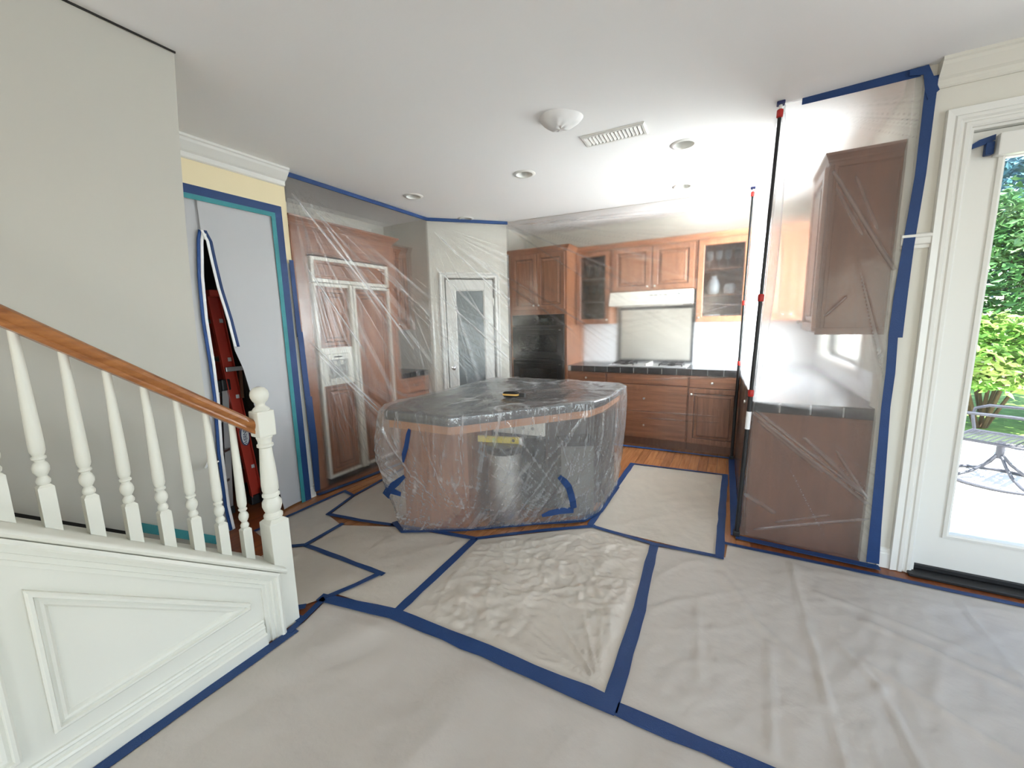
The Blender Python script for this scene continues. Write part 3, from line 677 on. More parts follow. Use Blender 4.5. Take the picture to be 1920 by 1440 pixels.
# -- base cabinets
def base_unit(name, label, x0, w_, parts):
    t = thing(name, label, 'cabinet', (x0, 4.68, 0), 0)
    B(0, w_, 0, .585, .1, .855).build('body', 'cherry_z', t); B(0, w_, .06, .585, 0, .1).build('toe_kick', 'cherry_d', t)
    for kind, a in parts:
        add_drawer(t, *a) if kind == 'r' else add_door(t, *a)
    return t
base_unit('base_cabinet', 'narrow cherry base cabinet beside the oven tower', -1.795, .478, [('r', (.01, .468, .725, .842, .24)), ('d', (.01, .468, .112, .715, .44, .66))])
base_unit('drawer_cabinet', 'wide cherry drawer cabinet below the cooktop', -1.315, .90, [('r', (.008, .892, .735, .842)), ('r', (.008, .892, .425, .725, .446)), ('r', (.008, .892, .112, .415, .446))])
base_unit('base_cabinet', 'cherry base cabinet with one drawer and one raised-panel door by the corner', -.413, .505, [('r', (.008, .497, .725, .842, .23)), ('d', (.008, .497, .112, .715, .035, .655))])
# -- worktop: one continuous L with edge tiles
wt = thing('worktop', 'L-shaped worktop with black edge tiles and white grout', 'worktop', (-1.797, 4.67, .857), 0)
MB().prism([(0, 0), (1.922, 0), (1.922, -1.70), (2.548, -1.70), (2.548, .60), (0, .60)], XY, 0, .058).build('slab', 'grout', wt)
MB().prism([(0, .004), (1.926, .004), (1.926, -1.696), (2.548, -1.696), (2.548, .60), (0, .60)], XY, .058, .064).build('top_tiles', 'tiletop', wt)
tl = MB().cbox(.0025, .1505, -.012, .0, -.004, .066, .004).mesh('edge_tile', 'tile')
for k in range(12):
    o = bpy.data.objects.new('edge_tile', tl); COL.objects.link(o); o.parent = wt; o.location = (.035+k*.153+.0, 0, 0)
for k in range(4):
    o = bpy.data.objects.new('edge_tile', tl); COL.objects.link(o); o.parent = wt; o.location = (1.912+k*.1575, -1.70, 0)
for k in range(11):
    o = bpy.data.objects.new('edge_tile', tl); COL.objects.link(o); o.parent = wt; o.location = (1.922, -.005-k*.1535, 0); o.rotation_euler = (0, 0, -PI/2)
# -- cooktop
ct = thing('cooktop', 'gas cooktop with black grates and centre knobs', 'cooktop', (-1.32, 4.74, .9215), 0)
MB().cbox(0, .87, 0, .46, 0, .012, .004).build('plate', mat('cooktop_glass', (.5, .5, .5, 1), .15), ct)
for xx in (.17, .70):
    for yy in (.13, .33):
        g = MB().tube([(xx-.12, yy-.09, .034), (xx+.12, yy-.09, .034), (xx+.12, yy+.09, .034), (xx-.12, yy+.09, .034)], .006, 6, True)
        for a in (-.05, .05): g.tube([(xx+a, yy-.09, .034), (xx+a, yy+.09, .034)], .005, 6)
        for sx in (-.12, .12):
            for sy in (-.09, .09): g.tube([(xx+sx, yy+sy, .012), (xx+sx, yy+sy, .034)], .006, 6)
        g.build('grate', 'black', ct)
        MB().lathe([(.045, .012), (.045, .02), (.03, .024), (.001, .025)], (xx, yy, 0), 18).build('burner', 'black', ct, smooth=40)
for k in range(4): MB().lathe([(.018, .012), (.016, .035), (.001, .037)], (.435, .07+k*.1, 0), 14).build('knob', 'knob', ct, smooth=40)
# -- peninsula cabinet below the window
pn = thing('peninsula_cabinet', 'cherry sink cabinet run with a plain brown end panel', 'cabinet', (.142, 4.655, 0), -PI/2)
B(0, 1.675, 0, .60, .0, .855).build('body', 'cherry_z', pn)
B(1.675, 1.692, -.01, .612, .0, .855).build('end_panel', 'cherry_d', pn)
for a, b in ((.03, .5), (.51, .98), (1.0, 1.66)): add_door(pn, a, b, .115, .84, b-.04, .78)
# -- wall cabinet beside the window
wc = thing('end_wall_cabinet', 'brown wall cabinet end panel with crown beside the patio wall', 'cabinet', (.415, 3.397, 0), -PI/2)
B(0, .43, 0, .34, 1.355, 2.29).build('body', 'cherry_d', wc)
MB().sweep([(.02, 1.36), (.318, 1.36), (.318, 2.285), (.02, 2.285)], [(0, 0), (0, .008), (.014, .008), (.02, .003), (.02, 0)], lambda p, q, h: (.43+h, p, q), True).build('end_moulding', 'cherry_d', wc)
MB().box(.42, .443, -.004, .34, 1.345, 1.385).build('light_rail', 'cherry_d', wc, bevel=.004)
add_door(wc, .01, .42, 1.365, 2.28, .04, 1.42)
MB().sweep([(0, .34), (0, 0), (.43, 0), (.43, .34)][::-1], [(o*.55, h) for o, h in cab_crown], lambda p, q, h: (p, q, 2.285+h)).build('crown', 'cherry_d', wc)

# ------------------------------------------------------------------ tape helper
def ribbon(pts, wd, th, fn, jag=0):
    """strip of tape along 2D points; wd number or list; fn(p, q, h)"""
    P = [Vector(p) for p in pts]; n = len(P); L = []; R = []
    for i in range(n):
        a = (P[i]-P[i-1]).normalized() if i > 0 else (P[1]-P[0]).normalized()
        b = (P[i+1]-P[i]).normalized() if i < n-1 else a
        m = Vector((-a.y-b.y, a.x+b.x)); m = m/max(.2, m.length_squared)*2
        k = (wd[i] if isinstance(wd, (list, tuple)) else wd)/2
        L.append(P[i]+m*k); R.append(P[i]-m*k)
    rs = [[fn(l.x, l.y, 0), fn(r.x, r.y, 0), fn(r.x, r.y, th), fn(l.x, l.y, th)] for l, r in zip(L, R)]
    return MB().rings(rs, True, True)
def dens(pts, step=.12):
    out = []
    for a, b in zip(pts[:-1], pts[1:]):
        a, b = Vector(a), Vector(b); k = max(1, int((b-a).length/step))
        out += [a.lerp(b, i/k) for i in range(k)]
    return out+[Vector(pts[-1])]

# ------------------------------------------------------------------ hanging plastic sheets
M['pl_fridge'] = plastic('clear_plastic_fridge', .09, 1.12, .022, .025, .45, .5, 5, (1, .35, .35), (.6, 0, 0), grough=.22, front=.75, white=.42)
M['pl_range'] = plastic('clear_plastic_range', .25, 1.20, .032, .02, .16, .3, 4, (.4, 1, .5), front=.15, white=.25)
M['pl_side'] = plastic('clear_plastic_side', .25, 1.20, .17, .02, .42, .3, 4, (.4, .4, 1), front=.05, white=.28)
M['pl_end'] = plastic('clear_plastic_end', .24, 1.20, .20, .015, .22, .3, 4, (.4, .4, 1), front=.12, white=.30)
def path_at(path, u):
    P = [Vector(p) for p in path]; ls = [(b-a).length for a, b in zip(P[:-1], P[1:])]; d = u*sum(ls)
    for a, b, l in zip(P[:-1], P[1:], ls):
        if d <= l+1e-9: return a.lerp(b, d/l), (b-a).normalized()
        d -= l
    return P[-1], (P[-1]-P[-2]).normalized()
def curtain(top, bot, z0, z1, nu, nv, disp, split=None):
    """sheet between a top and a bottom path; disp(s along, z) moves it towards the room (left of travel = +)"""
    Lt = sum((Vector(b)-Vector(a)).length for a, b in zip(top[:-1], top[1:]))
    def fn(u, v):
        a, ta = path_at(bot, u); b, tb = path_at(top, u); k = v
        p = a.lerp(b, k); t = (ta.lerp(tb, k)).normalized(); nrm = Vector((t.y, -t.x))
        z = z0+(z1-z0)*v
        d = disp(u*Lt, z); c = 0
        if isinstance(d, tuple): d, c = d
        cr.append(min(1, c)); p = p+nrm*d
        return (p.x, p.y, z)
    cr = []
    return MB().grid(nu, nv, fn).crease(cr)
def fan(s, z, s0, z0, freq, lo, hi, reach):
    """thin folds radiating from an anchor point"""
    dx, dz = s-s0, z0-z; d = math.hypot(dx, dz)+1e-6; a = math.atan2(dx, dz)
    if a < lo or a > hi: return 0
    e = min(1, (a-lo)/.12)*min(1, (hi-a)/.12)
    r = 0
    for k, f, w_ in ((.9, freq*1.3, .07), (.8, freq*2.3, .12), (.6, freq*4.3, .2)):
        n1 = noise.noise((a*f, d*.25, 3.1+f)); m1 = .5+.9*noise.noise((a*f*.8, d*1.3, 40+f))
        r += k*max(0, 1-abs(n1)/w_)**2*max(0, min(1, m1))*min(1, d*60/f)
    return r*e*math.exp(-((d-.75)/reach)**2)*min(1, d/.15)
def line_ridge(s, z, a, b, wd):
    A, Bv, P = Vector(a), Vector(b), Vector((s, z)); ab = Bv-A; t = (P-A).dot(ab)/ab.length_squared
    if t < -.05 or t > 1.05: return 0
    t2 = min(1, max(0, t)); d = (P-(A+ab*t2)).length
    return math.exp(-(d/wd)**2)*min(1, max(0, (t+.05)/.15))*min(1, max(0, (1.05-t)/.15))
# sheet over the refrigerator and the pantry corner
topL = [(-3.128, 2.052), (-3.135, 3.725), (-2.462, 4.395)]
botL = [(-3.10, 2.075), (-3.045, 3.66), (-2.40, 4.33)]
def dL(s, z):
    d = .004+.007*noise.noise((s*1.1, z*.8, 0)); c = 0
    c += fan(s, z, .02, 2.62, 9, .03, 1.25, 1.5)*1.0
    c += fan(s, z, 1.70, 2.60, 8, -.15, 1.35, 1.2)
    c += fan(s, z, .0, 1.30, 9, .2, 1.25, .8)*.8
    c += fan(s, z, 1.2, 1.9, 9, .1, 1.2, .8)*.7
    for a, b in (((.05, 1.35), (.75, .62)), ((.08, 1.27), (.8, .52)), ((.05, 2.5), (1.25, 1.3)), ((.1, 1.95), (.62, 1.22)), ((.3, 2.35), (1.3, 1.2)), ((1.75, 2.5), (2.55, 1.75)), ((1.75, 2.1), (2.6, 1.2)), ((1.75, 1.8), (2.6, 1.0))):
        c += .8*line_ridge(s, z, a, b, .008)
    return (d+.005*min(1.6, c))*min(1, (2.66-z)/.1+.1), c
shL = thing('plastic_sheet', 'clear plastic sheet taped over the refrigerator wall and pantry door', 'plastic sheet', (-3.12, 2.06, 0), 0, 'clear plastic sheets masking the kitchen')
def rel(mb, o):
    l = o.location; mb.v = [(x-l[0], y-l[1], z-l[2]) for x, y, z in mb.v]; return mb
rel(curtain(topL, botL, .004, 2.652, 480, 420, dL), shL).build('film', 'pl_fridge', shL, smooth=180, solid=.0012)
rel(ribbon(dens([(-3.117, 2.045), (-3.122, 3.712), (-2.455, 4.38)], .2), .010, .034, lambda p, q, h: (p, q, 2.622+h)), shL).build('tape_strip', 'blue', shL)
YZ = lambda x: (lambda p, q, h: (x+h, p, q))
rel(ribbon([(2.028, 1.985), (2.030, 1.7), (2.034, 1.38)], [.036, .036, .042], .002, YZ(-3.106)), shL).build('tape_strip', 'blue', shL)
rel(ribbon([(2.040, 1.42), (2.046, 1.1), (2.05, .86)], [.046, .048, .05], .002, YZ(-3.103)), shL).build('tape_strip', 'blue', shL)
rel(ribbon([(2.055, .88), (2.062, .45), (2.056, .05)], [.062, .066, .05], .002, YZ(-3.100)), shL).build('tape_strip', 'blue', shL)
rel(ribbon(dens([(-3.115, 2.06), (-3.065, 2.45), (-3.03, 2.95), (-3.01, 3.64)], .2), [.05]*50, .003, lambda p, q, h: (p, q, .009+h)), shL).build('tape_strip', 'blue', shL)
# sheet across the range wall
topR = [(-2.462, 4.395), (.088, 4.612)]
botR = [(-2.40, 4.33), (-2.12, 4.57), (.062, 4.622)]
def dR(s, z):
    d = .010*noise.noise((s*.9, z*.7, 4))+.004*noise.noise((s*4, z*1.5, 9)); c = 0
    for a, b, w_ in (((.05, 2.60), (1.3, 2.0), .02), ((.05, 2.55), (1.0, 1.9), .015), ((.0, 2.0), (.95, 1.42), .02), ((.0, 1.9), (.8, 1.35), .02), ((.0, 2.61), (2.3, 2.56), .03), ((.3, 2.6), (2.4, 2.50), .02), ((2.1, 1.50), (2.5, 1.60), .01), ((2.0, 1.63), (2.5, 1.58), .01), ((1.7, .8), (2.45, .86), .015), ((1.6, .44), (2.4, .43), .012), ((1.6, .36), (2.4, .37), .012), ((2.0, .64), (2.45, .66), .01)):
        c += line_ridge(s, z, a, b, w_*.4)
    c += .8*fan(s, z, .0, 2.62, 9, .9, 1.55, 1.6)+.7*fan(s, z, -.1, 2.1, 10, .5, 1.3, 1.0)+.5*fan(s, z, 2.5, 1.58, 8, -1.9, -1.2, .5)
    return (d+.005*c)*min(1, (2.66-z)/.1), c
shR = thing('plastic_sheet', 'clear plastic sheet stretched across the oven, hood and back counter', 'plastic sheet', (-1.2, 4.6, 0), 0, 'clear plastic sheets masking the kitchen')
rel(curtain(topR, botR, .004, 2.655, 300, 260, dR), shR).build('film', 'pl_range', shR, smooth=180, solid=.0012)
rel(ribbon(dens([(-2.1, 4.555), (-.55, 4.60)], .2), [.045]*30, .003, lambda p, q, h: (p, q, .009+h)), shR).build('tape_strip', 'blue2', shR)
rel(ribbon(dens([(-.6, 4.585), (.05, 4.60)], .2), [.03]*30, .003, lambda p, q, h: (p, q, .011+h)), shR).build('tape_strip', 'blue', shR)
# sheet from pole to pole, then on to the wall
topC = [(.090, 4.612), (.178, 2.962)]; botC = [(.062, 4.622), (.098, 2.944)]
dC = lambda s, z: (.012*noise.noise((s*1.2, z*.7, 14))+.004*noise.noise((s*6, z*1.0, 2)))*min(1, (2.66-z)/.1)
shC = thing('plastic_sheet', 'clear plastic sheet hung between the two black poles', 'plastic sheet', (.1, 3.8, 0), 0, 'clear plastic sheets masking the kitchen')
rel(curtain(topC, botC, .004, 2.655, 80, 100, dC), shC).build('film', 'pl_side', shC, smooth=180, solid=.0012)
rel(ribbon(dens([(.035, 4.60), (.055, 3.7), (.072, 2.90)], .2), [.052]*30, .003, lambda p, q, h: (p, q, .009+h)), shC).build('tape_strip', 'blue', shC)
rel(MB().grid(5, 60, lambda u, v: (.178+u*(.055*math.sin(PI*min(1, v*1.02))**.7+.004)-.075*(1-v), 2.955-.012*u, .75+1.9*v)), shC).build('overlap_flap', 'pl_side', shC, smooth=180, solid=.0012)
topD = [(.178, 2.962), (.748, 2.908)]; botD = [(.098, 2.944), (.755, 2.902)]
def dD(s, z):
    x = .13+s*1.05
    d = .007*noise.noise((s*1.5, z*1.1, 24))+.0035*noise.noise((s*5, z*2.5, 31)); c = 0
    for a, b, w_, k in (((.128, .85), (.70, .375), .010, 1), ((.15, .86), (.70, .41), .008, 1), ((.16, .80), (.5, .52), .012, .7), ((.40, .72), (.69, .42), .012, .8), ((.55, .66), (.70, .40), .009, .8), ((.40, 2.24), (.70, 1.69), .011, 1.2), ((.42, 2.15), (.56, 1.88), .01, .6), ((.50, 2.2), (.62, 1.9), .01, .6), ((.2, .06), (.71, .28), .009, .9), ((.3, .14), (.55, .26), .008, .6), ((.13, .3), (.3, .2), .02, .6), ((.43, 1.45), (.52, 1.56), .008, .6)):
        c += k*line_ridge(x, z, a, b, w_*.6)
    c += .5*fan(x, z, .13, .95, 9, .25, 1.2, .6)+.5*fan(x, z, .12, 2.62, 7, 1.0, 1.5, .5)+.5*fan(x, z, .42, 2.25, 8, .1, .7, .7)
    return (d+.006*c)*min(1, (2.66-z)/.1), c
shD = thing('plastic_sheet', 'clear plastic sheet over the brown end panels beside the patio wall', 'plastic sheet', (.4, 2.92, 0), 0, 'clear plastic sheets masking the kitchen')
rel(curtain(topD, botD, .004, 2.655, 120, 420, dD), shD).build('film', 'pl_end', shD, smooth=180, solid=.0012)
XZ = lambda y: (lambda p, q, h: (p, y-h, q))
rel(ribbon([(.258, 2.640), (.5, 2.637), (.735, 2.636)], [.034, .04, .044], .002, lambda p, q, h: (p, 2.945-.075*(p-.17)-h, q)), shD).build('tape_strip', 'blue', shD)
rel(ribbon([(.777, 2.60), (.777, 2.15), (.763, 1.80), (.757, 1.55), (.756, 1.33)], [.045, .042, .046, .055, .058], .002, XZ(2.897)), shD).build('tape_strip', 'blue', shD)
rel(ribbon([(.745, 1.36), (.752, 1.14), (.75, .95), (.762, .5), (.768, .25), (.774, .02)], [.038, .04, .038, .046, .05, .058], .002, XZ(2.893)), shD).build('tape_strip', 'blue', shD)
rel(MB().prism([(.690, 2.65), (.758, 2.656), (.808, 2.53), (.770, 2.495), (.755, 2.54), (.742, 2.615), (.69, 2.625)], lambda p, q, h: (p, 2.892+h, q), 0, .002), shD).build('tape_patch', 'blue', shD)
rel(ribbon(dens([(.075, 2.885), (.46, 2.872), (.80, 2.868)], .2), [.05]*30, .003, lambda p, q, h: (p, q, .010+h)), shD).build('tape_strip', 'blue', shD)

# ------------------------------------------------------------------ the two spring poles
def pole(label, p0, p1, zs, sticker):
    t = thing('support_pole', label, 'pole', p0, 0, 'black telescopic poles holding the sheets')
    a = Vector((0, 0, 0)); b = Vector(p1)-Vector(p0); at = lambda z: a.lerp(b, z/b.z)
    MB().tube([at(.03), at(zs[0])], .0135, 14).build('lower_tube', 'black', t, smooth=40)
    MB().tube([at(zs[0]), at(zs[1])], .0115, 14).build('middle_tube', 'black', t, smooth=40)
    MB().tube([at(zs[1]), at(b.z-.07)], .0095, 14).build('upper_tube', 'black', t, smooth=40)
    for z in zs: MB().tube([at(z-.022), at(z-.018), at(z+.018), at(z+.022)], [.013, .0162, .0162, .013], 14).build('collar', 'red', t, smooth=40)
    MB().tube([at(b.z-.085), at(b.z-.08), at(b.z-.045), at(b.z-.04)], [.011, .0165, .0165, .011], 14).build('collar', 'red', t, smooth=40)
    MB().tube([at(b.z-.04), at(b.z-.016)], .009, 12).build('tip', 'trim', t, smooth=40)
    q = at(b.z); MB().cbox(q.x-.02, q.x+.02, q.y-.02, q.y+.02, b.z-.018, b.z-.001, .004).build('head_pad', 'navy', t)
    MB().cbox(-.02, .02, -.02, .02, 0, .032, .005).build('foot_pad', 'black', t)
    if sticker: MB().tube([at(.735), at(.85)], .0142, 14).build('sticker', 'white_lbl', t, smooth=40)
pole('nearer black pole with red collars and a white sticker', (.078, 2.905, .013), (.158, 2.922, H), (.968, 1.559), True)
pole('farther black pole with red collars by the back counter', (.035, 4.572, .013), (.075, 4.575, H), (.996, 1.585), False)

# ------------------------------------------------------------------ opaque sheet along the stairs
M['sheet_beige'] = film('beige_sheeting', (.545, .53, .475, 1), .15, .6, .25, 1.6, (1, 2.5, .25))
def ssheet(u, v):
    yr = .935+.065*max(0, (v-.45)/.55)**1.5
    y = -.62+(yr+.62)*u
    zb = .585-.746*(y-.58); z = zb+(2.645-zb)*v
    x = -2.205+.012*noise.noise((y*2.3, z*.5, 7))+.006*noise.noise((y*9, z*.35, 3))*(1-v)
    return (x+2.2, y, z)
ss = thing('stair_sheet', 'opaque beige plastic sheet hung from the ceiling behind the stair spindles', 'plastic sheet', (-2.2, 0, 0))
MB().grid(110, 70, ssheet).build('sheeting', 'sheet_beige', ss, smooth=180)
MB().add([(0.016, .63, .575+.02), (.016, .93, .355+.02), (.016, .93, .40+.02), (.016, .63, .62+.02), (.013, .63, .595), (.013, .93, .375), (.013, .93, .42), (.013, .63, .64)], [(0, 1, 2, 3), (7, 6, 5, 4), (0, 4, 5, 1), (2, 6, 7, 3), (1, 5, 6, 2), (0, 3, 7, 4)]).build('tape_strip', 'teal', ss)
MB().tube([(.02, .885, .80), (.035, .90, .835), (.03, .915, .812), (.03, .94, .818)], [.004, .008, .006, .004], 8).build('clip', 'white_lbl', ss, smooth=50)
MB().add([(.014, -.6, 1.466+.02), (.014, .62, .556+.02), (.014, .62, .576+.02), (.014, -.6, 1.486+.02)], [(0, 1, 2, 3)]).build('shade_line', 'dark', ss, solid=.002)  # dark strip laid along the bottom for the shadow line there
MB().box(-.002, .004, -.6, 1.0, 2.645, 2.652).build('top_gap_shade', 'dark', ss)  # dark strip in place of the shadowed gap under the ceiling

# ------------------------------------------------------------------ zippered doorway
M['sheet_grey'] = film('grey_white_sheeting', (.60, .60, .61, 1), .2, .55, .12, 2.2, (1, 1, .4))
def interp(tab, z):
    for (z0, a), (z1, b) in zip(tab[:-1], tab[1:]):
        if z >= z1: return a+(b-a)*(z0-z)/(z0-z1)
    return tab[-1][1]
ZL = [(2.36, 1.445), (2.10, 1.445), (2.04, 1.430), (1.8, 1.405), (1.52, 1.395), (1.23, 1.402), (.97, 1.40), (.6, 1.378), (.2, 1.376), (0, 1.392)]
ZR = [(2.36, 1.425), (2.10, 1.427), (2.04, 1.452), (1.9, 1.462), (1.73, 1.478), (1.52, 1.512), (1.31, 1.535), (1.175, 1.575), (.84, 1.625), (.506, 1.675), (.04, 1.748), (0, 1.752)]
zd = thing('zipper_curtain', 'grey-white zippered dust curtain with blue zip tapes, peeled open', 'plastic curtain', (-3.13, 1.45, 0))
Zr = lambda x, y, z: (x+3.13, y-1.45, z)
def zl(u, v):
    z = .01+2.345*v; yl = interp(ZL, z); y = .975+(yl-.975)*u
    return Zr(-3.128+.012*noise.noise((y*3, z*.7, 1)), y, z)
MB().grid(26, 70, zl).build('left_panel', 'sheet_grey', zd, smooth=180)
def zr(u, v):
    z = .012+2.343*v; yr = interp(ZR, z); y = yr+(1.962-yr)*u
    k = max(0, min(1, (2.0-z)/1.2))
    x = -3.122+.03*k*(1-u)**2+.05*math.sin(PI*min(1, u*1.3+.05))*.4*max(0, 1-abs(z-1.0)/1.0)+.012*noise.noise((y*3, z*.8, 5))
    return Zr(x, y, z)
MB().grid(40, 90, zr).build('right_flap', 'sheet_grey', zd, smooth=180)
def zstrip(tab, z0, z1, a, b, x, name, m):
    def fn(u, v):
        z = z0+(z1-z0)*v; y = interp(tab, z)
        k = max(0, min(1, (2.0-z)/1.2)) if tab is ZR else 0
        return Zr(x+.03*k+.012*noise.noise((y*3, z*.7, 1)), y+a+(b-a)*u, z)
    MB().grid(3, 70, fn).build(name, m, zd, smooth=180, solid=.001)
zstrip(ZL, .02, 2.105, -.034, -.014, -3.112, 'zip_tape', 'blue2'); zstrip(ZL, .02, 2.105, -.014, .004, -3.111, 'zip_edge', 'white_lbl')
zstrip(ZR, 1.33, 2.105, .012, .032, -3.106, 'zip_tape', 'blue'); zstrip(ZR, 1.33, 2.105, -.006, .012, -3.105, 'zip_edge', 'white_lbl')
MB().cbox(.014, .024, -.012, .004, 2.045, 2.085, .003).build('zip_pull', 'trim', zd)
rel(ribbon([(1.0, 2.350), (1.964, 2.350), (1.968, .0)], [.056, .056, .054], .002, YZ(-3.110)), zd).build('frame_tape', 'blue', zd)
rel(ribbon([(1.0, 2.305), (1.922, 2.305), (1.925, .0)], [.032, .032, .032], .002, YZ(-3.1085)), zd).build('inner_tape', 'teal', zd)
rel(B(-3.1395, -3.1105, 1.0, 1.99, 2.326, 2.376), zd).build('tape_backing', 'trim', zd)

# ------------------------------------------------------------------ ladders behind the curtain
lr = thing('red_stepladder', 'red fibreglass stepladder leaning behind the zippered curtain', 'ladder', (-3.50, 1.71, 0), 0)
def chan(mb, a, b, wd, ht, th=.006):
    a, b = Vector(a), Vector(b); mb.bar(a, b, th, wd, (0, 1, 0)); 
    for sgn in (-1, 1): mb.bar(a+Vector((ht/2, sgn*(wd/2-th/2), 0)), b+Vector((ht/2, sgn*(wd/2-th/2), 0)), ht, th, (0, 1, 0))
    return mb
ra, rb2 = (0, -.02, .05), (-.06, -.10, 1.95)
chan(MB(), (.03, .03, .06), (.02, -.10, 1.7), .085, .03).build('rail', 'ladder_red', lr)
chan(MB(), (-.32, .11, .06), (-.25, -.04, 1.7), .085, .03).build('rail', 'ladder_red', lr)
chan(MB(), (.03, .30, .06), (.02, -.02, 1.7), .06, .025).build('rear_rail', 'ladder_red', lr)
for k in range(5):
    z = .32+k*.3; f = (z-.06)/1.64
    MB().bar((.03-.01*f, .03-.13*f, z), (-.32+.07*f, .11-.15*f, z), .075, .03).build('step', 'alu', lr)
for x, y in ((.03, .03), (-.32, .11), (.03, .30)): MB().cbox(x-.03, x+.03, y-.05, y+.05, 0, .075, .008).build('foot', 'black', lr)
MB().cbox(-.30, .06, -.13, .04, 1.70, 1.75, .008).build('top_cap', 'ladder_red', lr)
lg = thing('oval_label', None, None); lg.parent = lr; lg.location = (.066, -.012, .60); lg.rotation_euler = (0, 0, math.radians(-4))
MB().prism([(.034*math.cos(2*PI*i/28), .085*math.sin(2*PI*i/28)) for i in range(28)], lambda p, q, h: (h, p, q), -.02, .0).build('oval_plate', 'white_lbl', lg)
MB().sweep([(.034*math.cos(2*PI*i/28), .085*math.sin(2*PI*i/28)) for i in range(28)], [(0, -.002), (0, .002), (.006, .002), (.006, -.002)], lambda p, q, h: (h, p, q), True).build('oval_border', 'navy', lg)
tx = bpy.data.curves.new('ladder_lettering', 'FONT'); tx.body = 'WERNER'; tx.size = .038; tx.extrude = .0008; tx.align_x = 'CENTER'; tx.align_y = 'CENTER'
tx.materials.append(M['navy'])
tmp = bpy.data.objects.new('tmp_text', tx); COL.objects.link(tmp); bpy.context.view_layer.update()
tm = bpy.data.meshes.new_from_object(tmp.evaluated_get(bpy.context.evaluated_depsgraph_get())); bpy.data.objects.remove(tmp)
to = bpy.data.objects.new('lettering', tm); COL.objects.link(to); to.parent = lg
to.matrix_local = Matrix(((0, 0, 1, .002), (0, -1, 0, 0), (1, 0, 0, 0), (0, 0, 0, 1)))
al = thing('aluminium_ladder', 'folded aluminium ladder with black end caps inside the doorway', 'ladder', (-3.40, 1.48, 0), 0)
for dx, dy in ((0, 0), (-.05, .085)):
    MB().bar((dx, dy-.04, .04), (dx-.03, dy+.05, 1.0), .02, .045, (0, 1, 0)).build('rail', 'alu', al)
    MB().cbox(dx-.05, dx+.0, dy+.02, dy+.085, .98, 1.07, .012).build('end_cap', 'black', al)
    MB().cbox(dx-.02, dx+.025, dy-.07, dy-.01, 0, .06, .008).build('foot', 'black', al)
for k in range(3): MB().bar((-.0, -.015+k*.025, .28+k*.24), (-.06, .065+k*.03, .28+k*.24), .03, .02).build('rung', 'alu', al)
cl_ = thing('bar_clamp', 'grey bar clamp hanging from the red stepladder', 'clamp', (-3.42, 1.66, 1.10), 0)
MB().cbox(-.01, .01, -.05, .075, .03, .065, .004).build('clamp_jaw', 'alu', cl_); MB().bar((0, .055, .04), (0, .045, -.19), .012, .02).build('clamp_bar', mat('clamp_bar_wood', S(120, 82, 60), .5), cl_)
bg_ = thing('tool_bag', 'small black tool bag on the floor behind the curtain', 'bag', (-3.33, 1.84, 0), 0)
MB().cbox(-.09, .09, -.10, .10, 0, .15, .03).build('bag_body', 'black', bg_); MB().tube([(0, -.06, .14), (0, -.04, .2), (0, .04, .2), (0, .06, .14)], .008, 8).build('bag_handle', 'black', bg_, smooth=60)

# ------------------------------------------------------------------ kitchen island
T_ = [(-2.045, 1.92), (-1.93, 1.765), (-1.41, 1.78), (-.81, 2.545), (-.765, 2.75), (-.765, 3.25), (-.85, 3.40), (-1.95, 3.40), (-2.045, 3.33)]
def inset(poly, d):
    P = [Vector(p) for p in poly]; n = len(P); out = []
    for i in range(n):
        a = (P[i]-P[i-1]).normalized(); b = (P[(i+1) % n]-P[i]).normalized()
        na, nb_ = Vector((-a.y, a.x)), Vector((-b.y, b.x)); m = na+nb_; m = m/m.length_squared*2
        out.append(P[i]+m*d)
    return [(p.x, p.y) for p in out]
isl = thing('kitchen_island', 'five-sided cherry kitchen island with a dark worktop', 'kitchen island', (-1.45, 2.6, 0))
def IR(mb): return rel(mb, isl)
IR(MB().prism([(-2.04, 2.03), (-1.84, 2.07), (-1.63, 2.25), (-1.70, 2.66), (-1.70, 3.34), (-2.04, 3.34)], XY, 0, .86)).build('left_cabinet', 'cherry_z', isl)
IR(MB().prism([(-1.70, 2.69), (-1.22, 2.735), (-.88, 3.02), (-.86, 3.34), (-1.70, 3.34)], XY, 0, .86)).build('rear_cabinet', mat('island_shaded_front', (.05, .035, .028, 1), .5), isl)  # near-black colour stands in for shade inside the knee space
IR(MB().prism(inset(T_, .035), XY, .81, .862)).build('apron', mat('island_apron', S(168, 118, 84), .45, var=.1), isl)
ti = inset(T_, .012)
rings_ = [[(x, y, z) for x, y in inset(T_, i)] for i, z in ((.02, .862), (.012, .87), (.010, .885), (.010, .905), (.014, .918), (.024, .925))]
IR(MB().rings(rings_, True, True)).build('worktop', 'tiletop', isl, smooth=40)
dw = thing('dishwasher', 'dishwasher with a white control panel in the island', 'dishwasher', (-1.665, 2.693, 0), math.atan2(.045, .48))
MB().cbox(0, .43, -.028, -.002, .08, .585, .004).build('door', 'black', dw)
c_ = MB().cbox(0, .43, -.034, -.002, .59, .705, .005).build('control_panel', 'white_app', dw)
for k in range(4): MB().lathe([(.012, -.034), (.011, -.045), (.001, -.046)], (.10+k*.08, 0, .645), 12, 1).build('dial', 'greyscr', c_, smooth=40)
tc = thing('trash_can', 'round brushed steel trash can with a black lid under the island sheet', 'trash can', (-1.445, 2.455, 0))
MB().lathe([(.112, 0), (.118, .01), (.125, .3), (.128, .53)], n=32).build('can_body', 'steel', tc, smooth=40)
MB().lathe([(.133, .525), (.135, .56), (.12, .575), (.05, .58), (.001, .58)], n=32).build('lid', 'black', tc, smooth=40)
MB().cbox(-.05, .05, -.17, -.10, .004, .022, .004).build('pedal', 'black', tc)
